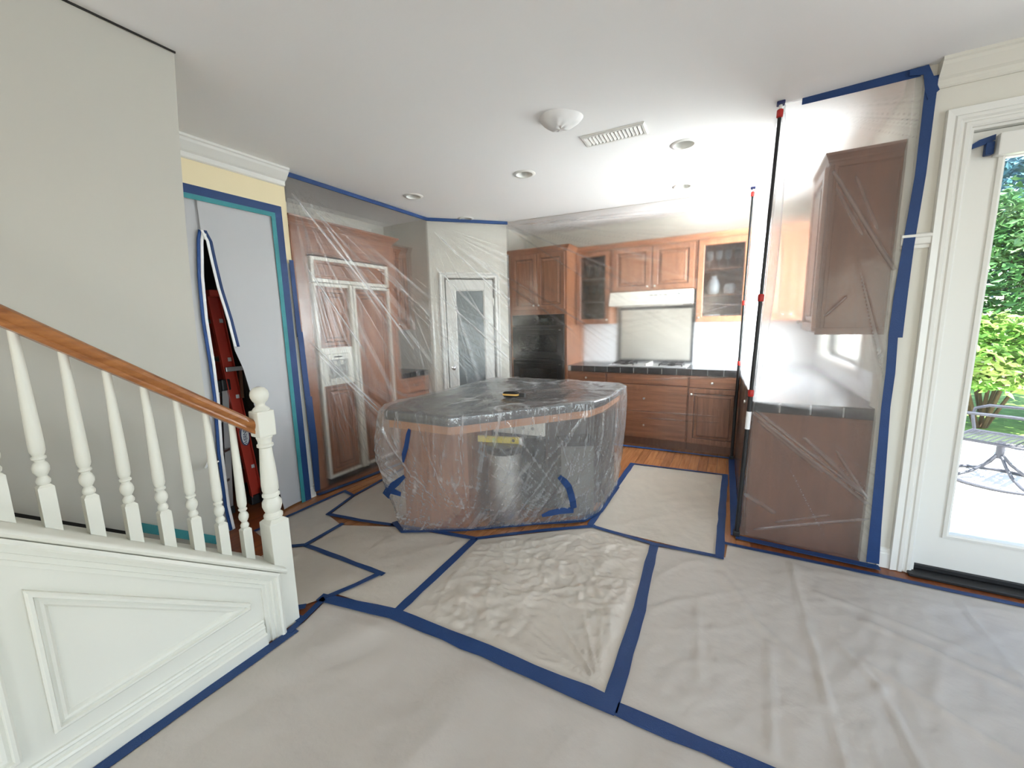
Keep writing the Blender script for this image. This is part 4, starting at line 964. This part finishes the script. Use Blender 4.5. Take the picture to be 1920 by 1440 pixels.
lv = thing('spirit_level', 'yellow spirit level lying on the trash can lid', 'level', (-1.47, 2.455, .5815), math.radians(14))
MB().cbox(-.18, .14, -.012, .012, 0, .048, .004).build('level_body', 'yellow', lv)
MB().cbox(.141, .16, -.013, .013, -.0, .048, .004).build('end_cap', 'white_lbl', lv)
MB().lathe([(.012, -.0125), (.012, .0125)], (.095, 0, .024), 14, 1).build('vial', 'black', lv, smooth=40)
MB().lathe([(.012, -.0125), (.012, .0125)], (-.05, 0, .024), 14, 1).build('vial', mat('vial_green', (.3, .6, .1, 1), .2), lv, smooth=40)
sb = thing('storage_box', 'grey storage box with a dark lid under the island overhang', 'box', (-1.02, 2.79, 0), math.radians(32))
MB().cbox(-.125, .125, -.10, .10, 0, .55, .01).build('box_body', 'grey_box', sb); MB().cbox(-.132, .132, -.107, .107, .55, .585, .008).build('box_lid', 'dark', sb)

# drape over the island
M['pl_island'] = plastic('clear_plastic_island', .10, 1.10, .13, .09, .88, .8, 7, (1, 1, .55), grough=.14, white=.5, front=.5, graze=.95)
def resample(poly, n, frac=None):
    P = [Vector(p) for p in poly]+[Vector(poly[0])]; out = []
    seg = [(b-a).length for a, b in zip(P[:-1], P[1:])]
    return P, seg
TP = inset(T_, -.012)
BP = [(-2.115, 2.03), (-1.99, 1.945), (-1.60, 2.16), (-.905, 2.665), (-.845, 2.83), (-.85, 3.33), (-.93, 3.45), (-1.95, 3.45), (-2.115, 3.38)]
NS = 960
def corr(k):
    """position k in [0,1) round the outline -> (top point, bottom point, outward normal, arc length)"""
    P, seg = resample(TP, NS); tot = sum(seg); d = k*tot
    for i, l in enumerate(seg):
        if d <= l or i == len(seg)-1:
            t = min(1, d/l); a, b = Vector(TP[i]), Vector(TP[(i+1) % len(TP)]); c, e = Vector(BP[i]), Vector(BP[(i+1) % len(BP)])
            tg = (b-a).normalized(); return a.lerp(b, t), c.lerp(e, t), Vector((tg.y, -tg.x)), k*tot
        d -= l
cols = [corr(k/NS) for k in range(NS)]
# soften normals round the corners
nr = []
for k in range(NS):
    v = Vector((0, 0))
    for j in range(-6, 7): v += cols[(k+j) % NS][2]
    nr.append(v.normalized())
CEN = Vector((-1.42, 2.72))
NT, NK = 44, 96
rs = []; crs = []
for j in range(NT):            # top, from the middle outwards
    f = (j+.02)/NT; ring = []
    for k in range(NS):
        p = CEN.lerp(cols[k][0], f)
        h = .0075*max(0, 1-3.0*abs(noise.noise((p.x*2.2, p.y*2.2, 5))))**2+.006*max(0, 1-3.0*abs(noise.noise((p.x*5+3, p.y*2.0, 1))))**2
        h += .003*noise.noise((p.x*14, p.y*14, 0))
        crs.append(.10+.9*max(0, 1-6*abs(noise.noise((p.x*3.1, p.y*3.3, 15))))**2*max(0, min(1, .4+noise.noise((p.x*3, p.y*3, 55))))+.5*max(0, 1-6*abs(noise.noise((p.x*8, p.y*5, 25))))**2*max(0, min(1, .2+noise.noise((p.x*4, p.y*4, 65)))))  # even base haze put in for the grey sheen of the ceiling
        ring.append((p.x, p.y, .9285+max(0, h)))
    rs.append(ring)
for j in range(NK+1):          # skirt
    f = j/NK; ring = []
    for k in range(NS):
        a, b, _, s = cols[k]; n_ = nr[k]
        g = f**1.6*(1-.12*f)+.12*f**3
        p = a.lerp(b, min(1, g))
        amp = .004+.030*math.sin(PI*min(1, f*1.02))**.8
        sl_ = s+.35*f*f
        e = noise.noise((sl_*5.5, f*1.3, 2))*1.0+.5*noise.noise((sl_*14, f*1.8, 6))+.35*noise.noise((sl_*30+f*6, f*2.5, 9))*min(1, f*5)
        r1 = max(0, 1-4*abs(noise.noise((sl_*8, f*1.1, 12))))**2
        dg = noise.noise((s*6+f*7, f*5-s*2, 21))*.35*f+.3*max(0, 1-4*abs(noise.noise((s*4+f*3.5, f*4-s*3, 30))))**2*f
        zz = .93*(1-f)
        fn_ = 0
        for s0_, z0_, sg, lo_, hi_, rc_, kk in ((.78, 0, -1, -1.45, 1.45, .75, 1.0), (1.68, .93, 1, -.8, .7, .7, 1.0), (.12, .35, 1, -.9, .9, .5, .7), (.55, 0, -1, -1.3, 1.2, .5, .7), (1.66, 0, -1, -1.4, .8, .5, .8)):
            fn_ += kk*fan(s, sg*zz, s0_, sg*z0_, 6, lo_, hi_, rc_)
        q = p+n_*(amp*(.45+.45*e+.5*r1+dg)+.004+.008*min(1.5, fn_)*min(1, f*8)+.004*max(0, 1-4*abs(noise.noise((sl_*18, f*1.6, 77))))**2*min(1, f*10))
        bul = math.exp(-((s-.02)/.35)**2)+math.exp(-((s-(2*2.6))/.5)**2)*0
        q += n_*.03*bul*math.sin(PI*min(1, f*1.4))
        z = .9285-(.9285-.004)*f
        cz = 0
        for kk, fx, fy, sd_, th_ in ((1, 11, 1.2, 12, .08), (.8, 26, 2.2, 44, .12), (.6, 60, 4, 71, .16)):
            mk = max(0, min(1, .45+1.2*noise.noise((s*3+sd_, f*2.2, sd_))))
            cz += kk*mk*max(0, 1-abs(noise.noise((sl_*fx, f*fy, sd_)))/th_)**2
        for kk, a1, a2, sd_ in ((.9, 5, 9, 30), (.7, 8, -7, 90), (.8, 3, 16, 17)):
            cz += kk*f*max(0, min(1, .2+1.4*noise.noise((s*2, f*3, sd_+3))))*max(0, 1-abs(noise.noise(((s*a1+f*a2), (f*a1-s*a2)*.12, sd_)))/.09)**2
        crs.append(min(1, .45*cz+.5*fn_+.05*f+.3*max(0, f-.8)*3))
        ring.append((q.x, q.y, z))
    rs.append(ring)
dr = thing('island_drape', 'clear plastic sheet draped and gathered over the kitchen island', 'plastic sheet', (-1.45, 2.6, 0))
dmb = MB(); dmb.rings(rs, False)
dmb.add(rs[0], [tuple(range(NS))]); dmb.crease(crs+[0]*NS)
dverts = list(dmb.v); dfaces = list(dmb.f)
rel(dmb, dr).build('film', 'pl_island', dr, smooth=180)
from mathutils.bvhtree import BVHTree
bvh = BVHTree.FromPolygons([Vector(v) for v in dverts], [f for f in dfaces if len(f) == 4])
def on_drape(origin, target):
    o = Vector(origin); d = (Vector(target)-o).normalized(); hit = bvh.ray_cast(o, d)
    return hit[0], hit[1]
def drape_tape(name, pts, wd, m):
    """tape stuck on the drape: pts are points in front of it (x, y, z), dropped on along the room's diagonal"""
    L, R = [], []; out = Vector((.62, -.78, 0)) if wd[0] > 0 else Vector((.08, -1, 0))
    ctr = []
    for p in pts:
        loc, n_ = on_drape(Vector(p)+out*.8, Vector(p)-out*.4)
        ctr.append((loc, n_) if loc is not None else (Vector(p), out))
    rr = []
    for i, (c, n_) in enumerate(ctr):
        t = (ctr[min(i+1, len(ctr)-1)][0]-ctr[max(i-1, 0)][0]).normalized(); n_ = out; sd = t.cross(n_).normalized(); w_ = abs(wd[i])
        o_ = c+out*.010
        rr.append([tuple(o_+sd*w_/2), tuple(o_-sd*w_/2), tuple(o_-sd*w_/2+out*.0015), tuple(o_+sd*w_/2+out*.0015)])
    rel(MB().rings(rr, True, True), dr).build(name, m, dr)
drape_tape('tape_strip', [(-1.048, 2.464, .43), (-1.01, 2.49, .38), (-.985, 2.51, .335), (-.965, 2.525, .27), (-.952, 2.535, .21), (-.938, 2.547, .14)], [.03, .045, .046, .046, .046, .045], 'blue')
drape_tape('tape_strip', [(-1.124, 2.407, .105), (-1.08, 2.44, .122), (-1.02, 2.485, .13), (-.938, 2.547, .125)], [.02, .042, .046, .044], 'blue')
drape_tape('tape_strip', [(-1.681, 1.835, .84), (-1.70, 1.84, .80), (-1.724, 1.848, .724), (-1.76, 1.86, .66), (-1.775, 1.866, .61)], [-.018, -.03, -.033, -.032, -.012], 'blue')
drape_tape('tape_strip', [(-1.79, 1.87, .51), (-1.87, 1.893, .45), (-1.94, 1.915, .40), (-2.0, 1.935, .33), (-2.02, 1.94, .285)], [-.022, -.042, -.05, -.055, -.04], 'blue')
drape_tape('tape_strip', [(-2.04, 1.95, .385), (-1.95, 1.92, .385), (-1.86, 1.89, .365)], [-.03, -.05, -.03], 'blue')

# small handheld tool on the island
ht = thing('handheld_tool', 'small black and yellow handheld tool on top of the covered island', 'tool', (-1.36, 2.425, .9385), math.radians(8))
def blob(prof, hx, hy):
    return [[(hx*s*math.copysign(abs(math.cos(a))**.6, math.cos(a)), hy*s*math.copysign(abs(math.sin(a))**.6, math.sin(a)), z) for a in [2*PI*i/28 for i in range(28)]] for s, z in prof]
MB().rings(blob([(.80, 0), (.93, .006), (.95, .012)], .062, .028), True, True).build('tool_base', 'black', ht, smooth=40)
MB().rings(blob([(.95, .012), (1.0, .017), (.97, .024)], .062, .028), True, True).build('tool_band', mat('tool_yellow', S(214, 170, 96), .4), ht, smooth=40)
MB().rings(blob([(.96, .024), (.88, .034), (.6, .040), (.2, .042)], .062, .028), True, True).build('tool_top', 'black_glass', ht, smooth=50)
MB().cbox(.055, .10, -.006, .03, 0, .03, .006).build('tool_clip', 'black', ht)

# ------------------------------------------------------------------ floor protection
M['drop'] = mat('drop_sheet_paper', S(186, 178, 168), .5, var=.04, vscale=2, bump=.35, bscale=16)
M['drop2'] = mat('drop_sheet_plastic', S(190, 181, 168), .38, var=.04, vscale=2, bump=.30, bscale=22)
def pip(p, poly):
    c = False; n = len(poly)
    for i in range(n):
        (x1, y1), (x2, y2) = poly[i], poly[i-1]
        if (y1 > p[1]) != (y2 > p[1]) and p[0] < (x2-x1)*(p[1]-y1)/(y2-y1)+x1: c = not c
    return c
def edge_d(p, poly):
    P = Vector(p); m = 9
    for i in range(len(poly)):
        a, b = Vector(poly[i-1]), Vector(poly[i]); ab = b-a; t = max(0, min(1, (P-a).dot(ab)/ab.length_squared)); m = min(m, (P-(a+ab*t)).length)
    return m
def drop_sheet(label, poly, hfun, m='drop', step=.03, group='protective sheets on the floor'):
    bm = bmesh.new(); bm.faces.new([bm.verts.new((x, y, 0)) for x, y in poly])
    x0, x1 = min(p[0] for p in poly), max(p[0] for p in poly); y0, y1 = min(p[1] for p in poly), max(p[1] for p in poly)
    yv0 = max(y0, .15)
    for ax, a0, a1 in ((0, x0, x1), (1, yv0, y1)):
        k = a0+step
        while k < a1:
            co = (k, 0, 0) if ax == 0 else (0, k, 0); no = (1, 0, 0) if ax == 0 else (0, 1, 0)
            bmesh.ops.bisect_plane(bm, geom=bm.verts[:]+bm.edges[:]+bm.faces[:], plane_co=co, plane_no=no); k += step
    for v in bm.verts:
        d = edge_d((v.co.x, v.co.y), poly); k = min(1, max(0, (d-.02)/.07)); k = k*k*(3-2*k)
        v.co.z = .0035+max(0, hfun(v.co.x, v.co.y))*k
    cx, cy = sum(p[0] for p in poly)/len(poly), sum(p[1] for p in poly)/len(poly)
    for v in bm.verts: v.co.x -= cx; v.co.y -= cy
    o = MB().frombm(bm).build('drop_sheet', m, None, smooth=180)
    o.location = (cx, cy, 0); tag(o, label, 'drop sheet', group); return o
def rid(x, y, sx, sy, seed, sharp=3.0): return max(0, 1-sharp*abs(noise.noise((x*sx, y*sy, seed))))**2
def rs1(x, y, sx, sy, seed, k=4.0): return max(0, 1-k*abs(noise.noise((x*sx, y*sy, seed))))
def rot2(x, y, a): return x*math.cos(a)-y*math.sin(a), x*math.sin(a)+y*math.cos(a)
def h_front(x, y):
    a, b = rot2(x, y, .35)
    return .009*rid(a, b, 3.2, .7, 1)+.006*(noise.noise((a*7, b*1.2, 4))+.3)+.004*rid(x, y, 1.5, 3, 9)+.003*rid(a, b, 14, 3, 19)
def crease(x, y, pts, wd):
    m = 9; P = Vector((x, y))
    for a, b in zip(pts[:-1], pts[1:]):
        a, b = Vector(a), Vector(b); ab = b-a; t = max(0, min(1, (P-a).dot(ab)/ab.length_squared)); m = min(m, (P-(a+ab*t)).length)
    return max(0, 1-m/(1.6*wd))**1.3
CR = [([(.365, 2.74), (.374, 2.06), (.388, 1.40)], .014, .008), ([(.20, 1.95), (.185, 1.38)], .014, .007), ([(.48, 2.06), (.573, 1.89), (.605, 1.5), (.61, 1.40)], .016, .007), ([(1.066, 2.72), (1.072, 2.2)], .012, .005),
      ([(.62, 2.3), (1.03, 2.12), (1.5, 1.9)], .035, .009), ([(.45, 2.45), (.9, 2.3), (1.4, 2.0)], .03, .006), ([(.0, 2.4), (.17, 2.06), (.3, 1.9)], .03, .007), ([(.55, 2.0), (.9, 1.75), (1.3, 1.5)], .035, .008), ([(-.1, 2.1), (-.05, 1.6)], .02, .005)]
def h_right(x, y):
    h = .0025*rid(x, y, 3, 1.2, 3)+.003*rs1(*rot2(x+.06*noise.noise((x*3, y*3, 5)), y, .8), 5, 1.6, 8, 6)+.0015*(noise.noise((x*9, y*4, 4))+.2)+.0022*rs1(*rot2(x, y, .25), 12, 3, 28, 4)+.0018*rs1(*rot2(x, y, .9), 22, 9, 38, 3)
    for pts, wd, k in CR: h += 1.2*k*crease(x+.012*noise.noise((x*3, y*5, 1)), y, pts, min(wd*.8, .022))
    return h
def h_mid(x, y):
    a, b = rot2(x, y, .9); c, d = rot2(x, y, -.5)
    wx, wy = x+.10*noise.noise((x*3, y*3, 50)), y+.10*noise.noise((x*3, y*3, 60))
    h = .004*rs1(wx, wy, 4.5, 3.2, 3)+.005*rs1(a, b, 8, 2.6, 7)+.0045*rs1(c, d, 12, 4, 17)+.004*rs1(wx, wy, 17, 11, 5)+.003*rs1(*rot2(wx, wy, 1.3), 26, 12, 61)+.001*noise.noise((x*40, y*40, 4))
    m_ = max(.25, min(1, .75+1.1*noise.noise((x*1.7, y*1.7, 33))))
    f = math.atan2(-.4-x, y-1.38); g = math.hypot(x+.4, y-1.38)
    return 1.5*h*m_*min(1, .4+g)+.012*max(0, 1-4*abs(noise.noise((f*9, 1.5, 2))))**2*math.exp(-(g/.4)**2)
def h_soft(x, y):
    a, b = rot2(x, y, .6)
    return .004*rid(a, b, 5, 1.3, 12)+.004*rs1(*rot2(x, y, -.3), 7, 2, 2, 5)+.002*(noise.noise((x*12, y*6, 3))+.2)+.003*rs1(a, b, 16, 5, 42)
drop_sheet('large smooth beige sheet across the foreground floor', [(-1.775, -2.4), (2.6, -2.4), (2.6, 1.325), (.1, 1.305), (-.33, 1.30), (-1.44, 1.275), (-1.845, 1.21), (-1.80, 1.05)], h_front, 'drop', .028)
drop_sheet('large pale sheet with long fold lines in front of the patio door', [(-.335, 1.335), (.1, 1.34), (2.6, 1.36), (2.6, 2.785), (.03, 2.775), (.02, 2.60), (-.375, 2.54)], h_right, 'drop', .016)
drop_sheet('heavily crinkled beige sheet in the middle of the floor', [(-1.425, 1.315), (-.355, 1.335), (-.40, 2.54), (-.82, 2.60), (-1.47, 2.075)], h_mid, 'drop2', .010)
drop_sheet('beige sheet left of the crinkled middle sheet', [(-2.44, 1.52), (-1.76, 1.52), (-1.83, 1.27), (-1.445, 1.31), (-1.49, 2.075), (-2.1, 1.96), (-2.47, 1.80)], h_soft, 'drop2', .024)
drop_sheet('small beige sheet beside the newel post', [(-2.44, 1.495), (-2.60, 1.38), (-2.6, 1.08), (-1.945, 1.085), (-1.86, 1.235), (-1.785, 1.495)], h_soft, 'drop2', .024)
drop_sheet('beige sheet along the left side of the island', [(-2.70, 1.87), (-2.12, 1.975), (-2.16, 2.1), (-2.16, 3.3), (-2.98, 3.3), (-2.87, 2.75), (-2.80, 2.19)], h_soft, 'drop', .026)
drop_sheet('beige sheet strip in front of the zippered curtain', [(-2.96, 1.45), (-2.60, 1.385), (-2.445, 1.50), (-2.475, 1.80), (-2.705, 1.86), (-2.81, 2.18), (-2.96, 2.215)], h_soft, 'drop', .026)
drop_sheet('pale sheet between the island and the sink counter', [(-.82, 2.61), (-.025, 2.595), (-.03, 4.065), (-.835, 4.0)], h_soft, 'drop2', .024)
FZ = lambda z: (lambda p, q, h: (p, q, z+h))
def ftape(label, pts, wd, z=.0085, m='blue'):
    wob = random.Random(len(label))
    P = dens(pts, .10); ws = [(wd if not isinstance(wd, (list, tuple)) else wd[0]+(wd[1]-wd[0])*i/max(1, len(P)-1))*(1+.10*wob.uniform(-1, 1)) for i in range(len(P))]
    P = [p+Vector((wob.uniform(-.002, .002), wob.uniform(-.002, .002))) for p in P]
    c = P[len(P)//2].copy(); P = [p-c for p in P]
    o = ribbon(P, ws, .0012, lambda p, q, h: (p, q, h)).build('tape_strip', m); o.location = (c.x, c.y, z)
    return tag(o, label, 'tape', 'blue painter tape strips on the floor')
ftape('wide blue tape across the floor between foreground sheet and crinkled middle sheet', [(-1.89, 1.205), (-1.44, 1.297), (-.9, 1.315), (-.315, 1.322)], [.06, .078], .0105)
ftape('blue tape along the front edge of the pale fold-lined sheet', [(-.36, 1.318), (.1, 1.325), (1.2, 1.345), (2.55, 1.36)], .058, .0085)
ftape('blue tape between the crinkled middle sheet and the pale fold-lined sheet', [(-.34, 1.30), (-.35, 1.9), (-.388, 2.545)], [.066, .055])
ftape('blue tape on the left edge of the crinkled middle sheet', [(-1.437, 1.30), (-1.455, 1.7), (-1.475, 2.09)], .05)
ftape('blue tape on the slanted edge of the crinkled sheet facing the island', [(-1.50, 2.065), (-1.15, 2.36), (-.80, 2.615)], .034)
ftape('blue tape between the left sheets leading to the island corner', [(-2.14, 1.965), (-1.80, 2.03), (-1.47, 2.085)], .036, .0105)
ftape('blue tape strip from the crinkled sheet to the pale sheet by the sink counter', [(-.84, 2.60), (-.40, 2.555), (-.0, 2.585)], .034, .0105)
ftape('blue tape on the island side of the pale sheet by the sink counter', [(-.835, 2.60), (-.85, 3.3), (-.845, 4.02)], [.045, .05], .012)
ftape('blue tape on the far edge of the pale sheet by the sink counter', [(-.87, 4.01), (-.02, 4.075)], .03)
ftape('blue tape on the right edge of the pale sheet by the sink counter', [(-.012, 4.08), (-.016, 3.3), (-.012, 2.56)], .05, .012)
ftape('long blue tape at the foot of the patio door wall', [(.0, 2.772), (.9, 2.785), (1.35, 2.79), (2.5, 2.80)], .032)
ftape('blue tape along the bottom of the white stair side', [(-1.783, -.4), (-1.783, .4), (-1.788, 1.0)], [.05, .05])
ftape('short blue tape beside the newel foot', [(-1.80, .97), (-1.825, 1.08), (-1.862, 1.215)], .034, .0105)
ftape('tiny blue tape under the newel post toward the curtain', [(-1.96, 1.06), (-1.895, 1.125)], .04, .0105)
ftape('small blue tape crossing in front of the newel foot', [(-1.93, 1.01), (-1.86, 1.045), (-1.80, 1.055)], .04, .012)
ftape('blue tape between the small newel sheet and the sheet beside it', [(-2.45, 1.50), (-2.1, 1.505), (-1.735, 1.508)], .034)
ftape('blue tape on the slanted edge of the small newel sheet', [(-1.755, 1.515), (-1.80, 1.36), (-1.86, 1.21)], .034, .012)
ftape('blue tape between the curtain strip sheet and the sheets beside it', [(-2.62, 1.375), (-2.455, 1.50), (-2.475, 1.815)], .034, .0105)
ftape('blue tape along the near edge of the sheet left of the island', [(-2.72, 1.862), (-2.4, 1.905), (-2.11, 1.97)], .034, .0105)
ftape('blue tape along the refrigerator side of the sheet left of the island', [(-2.705, 1.855), (-2.81, 2.19), (-2.88, 2.78), (-2.98, 3.3)], .03, .012)
ftape('blue tape between curtain strip sheet and refrigerator cabinet', [(-2.955, 1.44), (-2.962, 2.215), (-2.80, 2.185)], .03, .0135)
ftape('blue tape around the front foot of the covered island', [(-2.14, 2.0), (-1.98, 1.93), (-1.60, 2.145), (-1.2, 2.44), (-.895, 2.645)], .042, .0135)
ftape('blue tape around the right foot of the covered island', [(-.905, 2.64), (-.835, 2.83), (-.835, 3.35)], .045, .015)

# ------------------------------------------------------------------ roller shade above the patio door
rs_ = thing('roller_shade', 'white roller shade cassette at the top of the patio door', 'shade', (1.04, 2.952, 0))
MB().cbox(0, .76, -.06, .0, 2.19, 2.285, .006).build('cassette', 'trim', rs_)
B(0, .76, -.064, -.058, 2.185, 2.20).build('cassette_lip', 'trim', rs_)
MB().cbox(-.035, -.005, -.035, -.005, 2.20, 2.26, .006).build('tape_wrap', 'blue', rs_)
MB().add([(-.095, -.03, 2.235), (-.09, -.03, 2.255), (-.06, -.03, 2.275), (-.005, -.03, 2.29), (-.005, -.03, 2.265), (-.04, -.03, 2.25), (-.095, -.026, 2.235), (-.09, -.026, 2.255), (-.06, -.026, 2.275), (-.005, -.026, 2.29), (-.005, -.026, 2.265), (-.04, -.026, 2.25)],
         [(0, 1, 2, 3, 4, 5), (11, 10, 9, 8, 7, 6), (0, 6, 7, 1), (1, 7, 8, 2), (2, 8, 9, 3), (3, 9, 10, 4), (4, 10, 11, 5), (5, 11, 6, 0)]).build('tape_tail', 'blue', rs_)

# ------------------------------------------------------------------ outdoors beyond the patio door
struct(B(-.6, 9, 3.07, 7.0, -.35, -.12).build('patio', 'patio'), 'sunlit concrete patio outside the glass door')
struct(B(-.6, 12, 7.0, 14, -.35, -.10).build('lawn_ground', 'lawn'), 'strip of lawn behind the patio')
ic = thing('patio_chair', 'wrought iron patio armchair with mesh seat on a swivel base', 'chair', (2.23, 5.36, -.12), math.radians(-35))
circ = lambda r, z, n=36, cx=0, cy=0: [(cx+r*math.cos(2*PI*i/n), cy+r*math.sin(2*PI*i/n), z) for i in range(n)]
MB().tube(circ(.36, .016), .014, 8, True).build('base_ring', 'iron', ic, smooth=60)
for k in range(4):
    a = PI/4+k*PI/2
    MB().tube([(math.cos(a)*r, math.sin(a)*r, z) for r, z in ((.36, .02), (.28, .035), (.18, .08), (.09, .16), (.02, .25))], .013, 8).build('leg', 'iron', ic, smooth=60)
MB().tube([(0, 0, .22), (0, 0, .38)], .028, 10).build('post', 'iron', ic, smooth=60)
mb = MB().tube([(-.26, -.26, .40), (.26, -.26, .40), (.26, .26, .40), (-.26, .26, .40)], .014, 8, True)
ms = MB()
for k in range(13):
    q = -.24+k*.04
    ms.bar((q, -.26, .40), (q, .26, .40), .010, .005); ms.bar((-.26, q, .402), (.26, q, .402), .010, .005)
mb.build('seat_frame', 'iron', ic, smooth=60); ms.build('seat_mesh', 'iron', ic)
bk = MB().tube([(.26, -.27, .40), (.31, -.27, .70), (.36, -.26, .92), (.38, -.15, .99), (.39, 0, 1.01), (.38, .15, .99), (.36, .26, .92), (.31, .27, .70), (.26, .27, .40)], .013, 8)
bk.build('back_frame', 'iron', ic, smooth=60)
def spiral(cy, cz, s, d):
    return [(.26+(cz+s*(1-t/14)*math.sin(d*t*.75)-.40)*.19, cy+s*(1-t/14)*math.cos(t*.75), cz+s*(1-t/14)*math.sin(d*t*.75)) for t in range(13)]
for cy, cz, s, d in ((-.13, .82, .09, 1), (.13, .82, .09, -1), (-.12, .62, .09, -1), (.12, .62, .09, 1), (0, .92, .07, 1), (0, .72, .06, -1)):
    MB().tube(spiral(cy, cz, s, d), .008, 6).build('scroll', 'iron', ic, smooth=60)
for z in (.52, .72): MB().tube([(.28+(z-.4)*.15, -.27, z), (.28+(z-.4)*.15, .27, z)], .009, 6).build('back_rail', 'iron', ic, smooth=60)
for s in (-1, 1): MB().tube([(.30, s*.27, .66), (.1, s*.30, .67), (-.18, s*.30, .66), (-.27, s*.29, .62), (-.28, s*.28, .55), (-.25, s*.27, .40)], .014, 8).build('armrest', 'iron', ic, smooth=60)
it = thing('patio_table', 'round wrought iron patio table with a mesh top', 'table', (3.35, 5.98, -.12))
MB().tube(circ(.55, .70, 48), .016, 8, True).build('rim', 'iron', it, smooth=60)
ms = MB()
for k in range(25):
    q = -.52+k*.0433; h_ = math.sqrt(max(0, .55**2-q*q))
    ms.bar((q, -h_, .70), (q, h_, .70), .014, .005); ms.bar((-h_, q, .703), (h_, q, .703), .014, .005)
ms.build('top_mesh', 'iron', it)
for k in range(4):
    a = k*PI/2+.3; MB().tube([(math.cos(a)*r, math.sin(a)*r, z) for r, z in ((.40, .015), (.30, .12), (.12, .32), (.12, .45), (.35, .69))], .014, 8).build('leg', 'iron', it, smooth=60)
def bush(name, label, cx, cy, rx, ry, rz, n, cols_, size, seed):
    rnd = random.Random(seed); t = thing(name, label, 'shrub', (cx, cy, -.11), 0, 'shrubs behind the patio')
    fm = mat(name+'_leaf', cols_[0], .45)
    nt_ = fm.node_tree; p = [q for q in nt_.nodes if q.type == 'BSDF_PRINCIPLED'][0]
    f = noise_tex(nt_, coords(nt_), 2.3, 3)
    nt_.links.new(ramp(nt_, f, [(.3, cols_[0]), (.5, cols_[1]), (.7, cols_[2])]), p.inputs['Base Color'])
    mb = MB()
    for _ in range(n):
        th, ph = rnd.uniform(0, 2*PI), math.acos(rnd.uniform(-.2, 1)); r = rnd.uniform(.72, 1.0)*(1+.18*noise.noise((math.cos(th)*2+seed, math.sin(th)*2, ph*2)))
        c = Vector((rx*r*math.sin(ph)*math.cos(th), ry*r*math.sin(ph)*math.sin(th), rz*.5+rz*.55*r*math.cos(ph)))
        if c.z < .03: c.z = rnd.uniform(.03, .3)
        a = Vector((rnd.uniform(-1, 1), rnd.uniform(-1, 1), rnd.uniform(-.5, .6))).normalized(); b = a.orthogonal().normalized(); b.rotate(Matrix.Rotation(rnd.uniform(0, 6.28), 3, a)); s = size*rnd.uniform(.6, 1.3)
        d = a.cross(b)*s*.10
        mb.add([c-a*s, c-b*s*.42+d, c+a*s, c+b*s*.42+d], [(0, 1, 2), (0, 2, 3)])
    o = mb.build('foliage', fm, t); o['kind'] = 'stuff'
    for k in range(5):
        a = 2*PI*k/5; MB().tube([(.04*math.cos(a), .04*math.sin(a), 0), (rx*.25*math.cos(a), ry*.25*math.sin(a), rz*.35), (rx*.45*math.cos(a), ry*.45*math.sin(a), rz*.75)], [.025, .018, .008], 6).build('stem', mat('bark', (.12, .08, .05, 1), .9), t)
bush('leafy_shrub', 'bright yellow-green shrub right behind the patio chair', 3.0, 7.75, .95, .6, 1.45, 5200, [(.05, .14, .02, 1), (.16, .34, .05, 1), (.42, .50, .16, 1)], .065, 1)
bush('leafy_shrub', 'tall dark green shrub at the left edge of the door glass', 3.5, 9.0, 1.3, .8, 3.2, 8200, [(.03, .10, .03, 1), (.08, .22, .06, 1), (.24, .36, .16, 1)], .07, 2)
bush('leafy_shrub', 'tall shrub above the others, leaves tinted blue like reflected sky', 4.6, 10.2, 1.5, .9, 4.6, 8200, [(.03, .10, .10, 1), (.08, .22, .26, 1), (.30, .42, .50, 1)], .08, 3)  # blue leaf colours stand for sky reflected in the door glass
bush('leafy_shrub', 'red-leaved shrub between the green ones', 4.35, 8.4, .5, .45, 2.4, 2200, [(.22, .03, .03, 1), (.40, .10, .10, 1), (.5, .3, .25, 1)], .06, 4)
bush('leafy_shrub', 'light green shrub at the right behind the patio table', 4.9, 8.2, 1.2, .7, 1.7, 5200, [(.05, .15, .03, 1), (.18, .36, .08, 1), (.45, .55, .25, 1)], .065, 5)
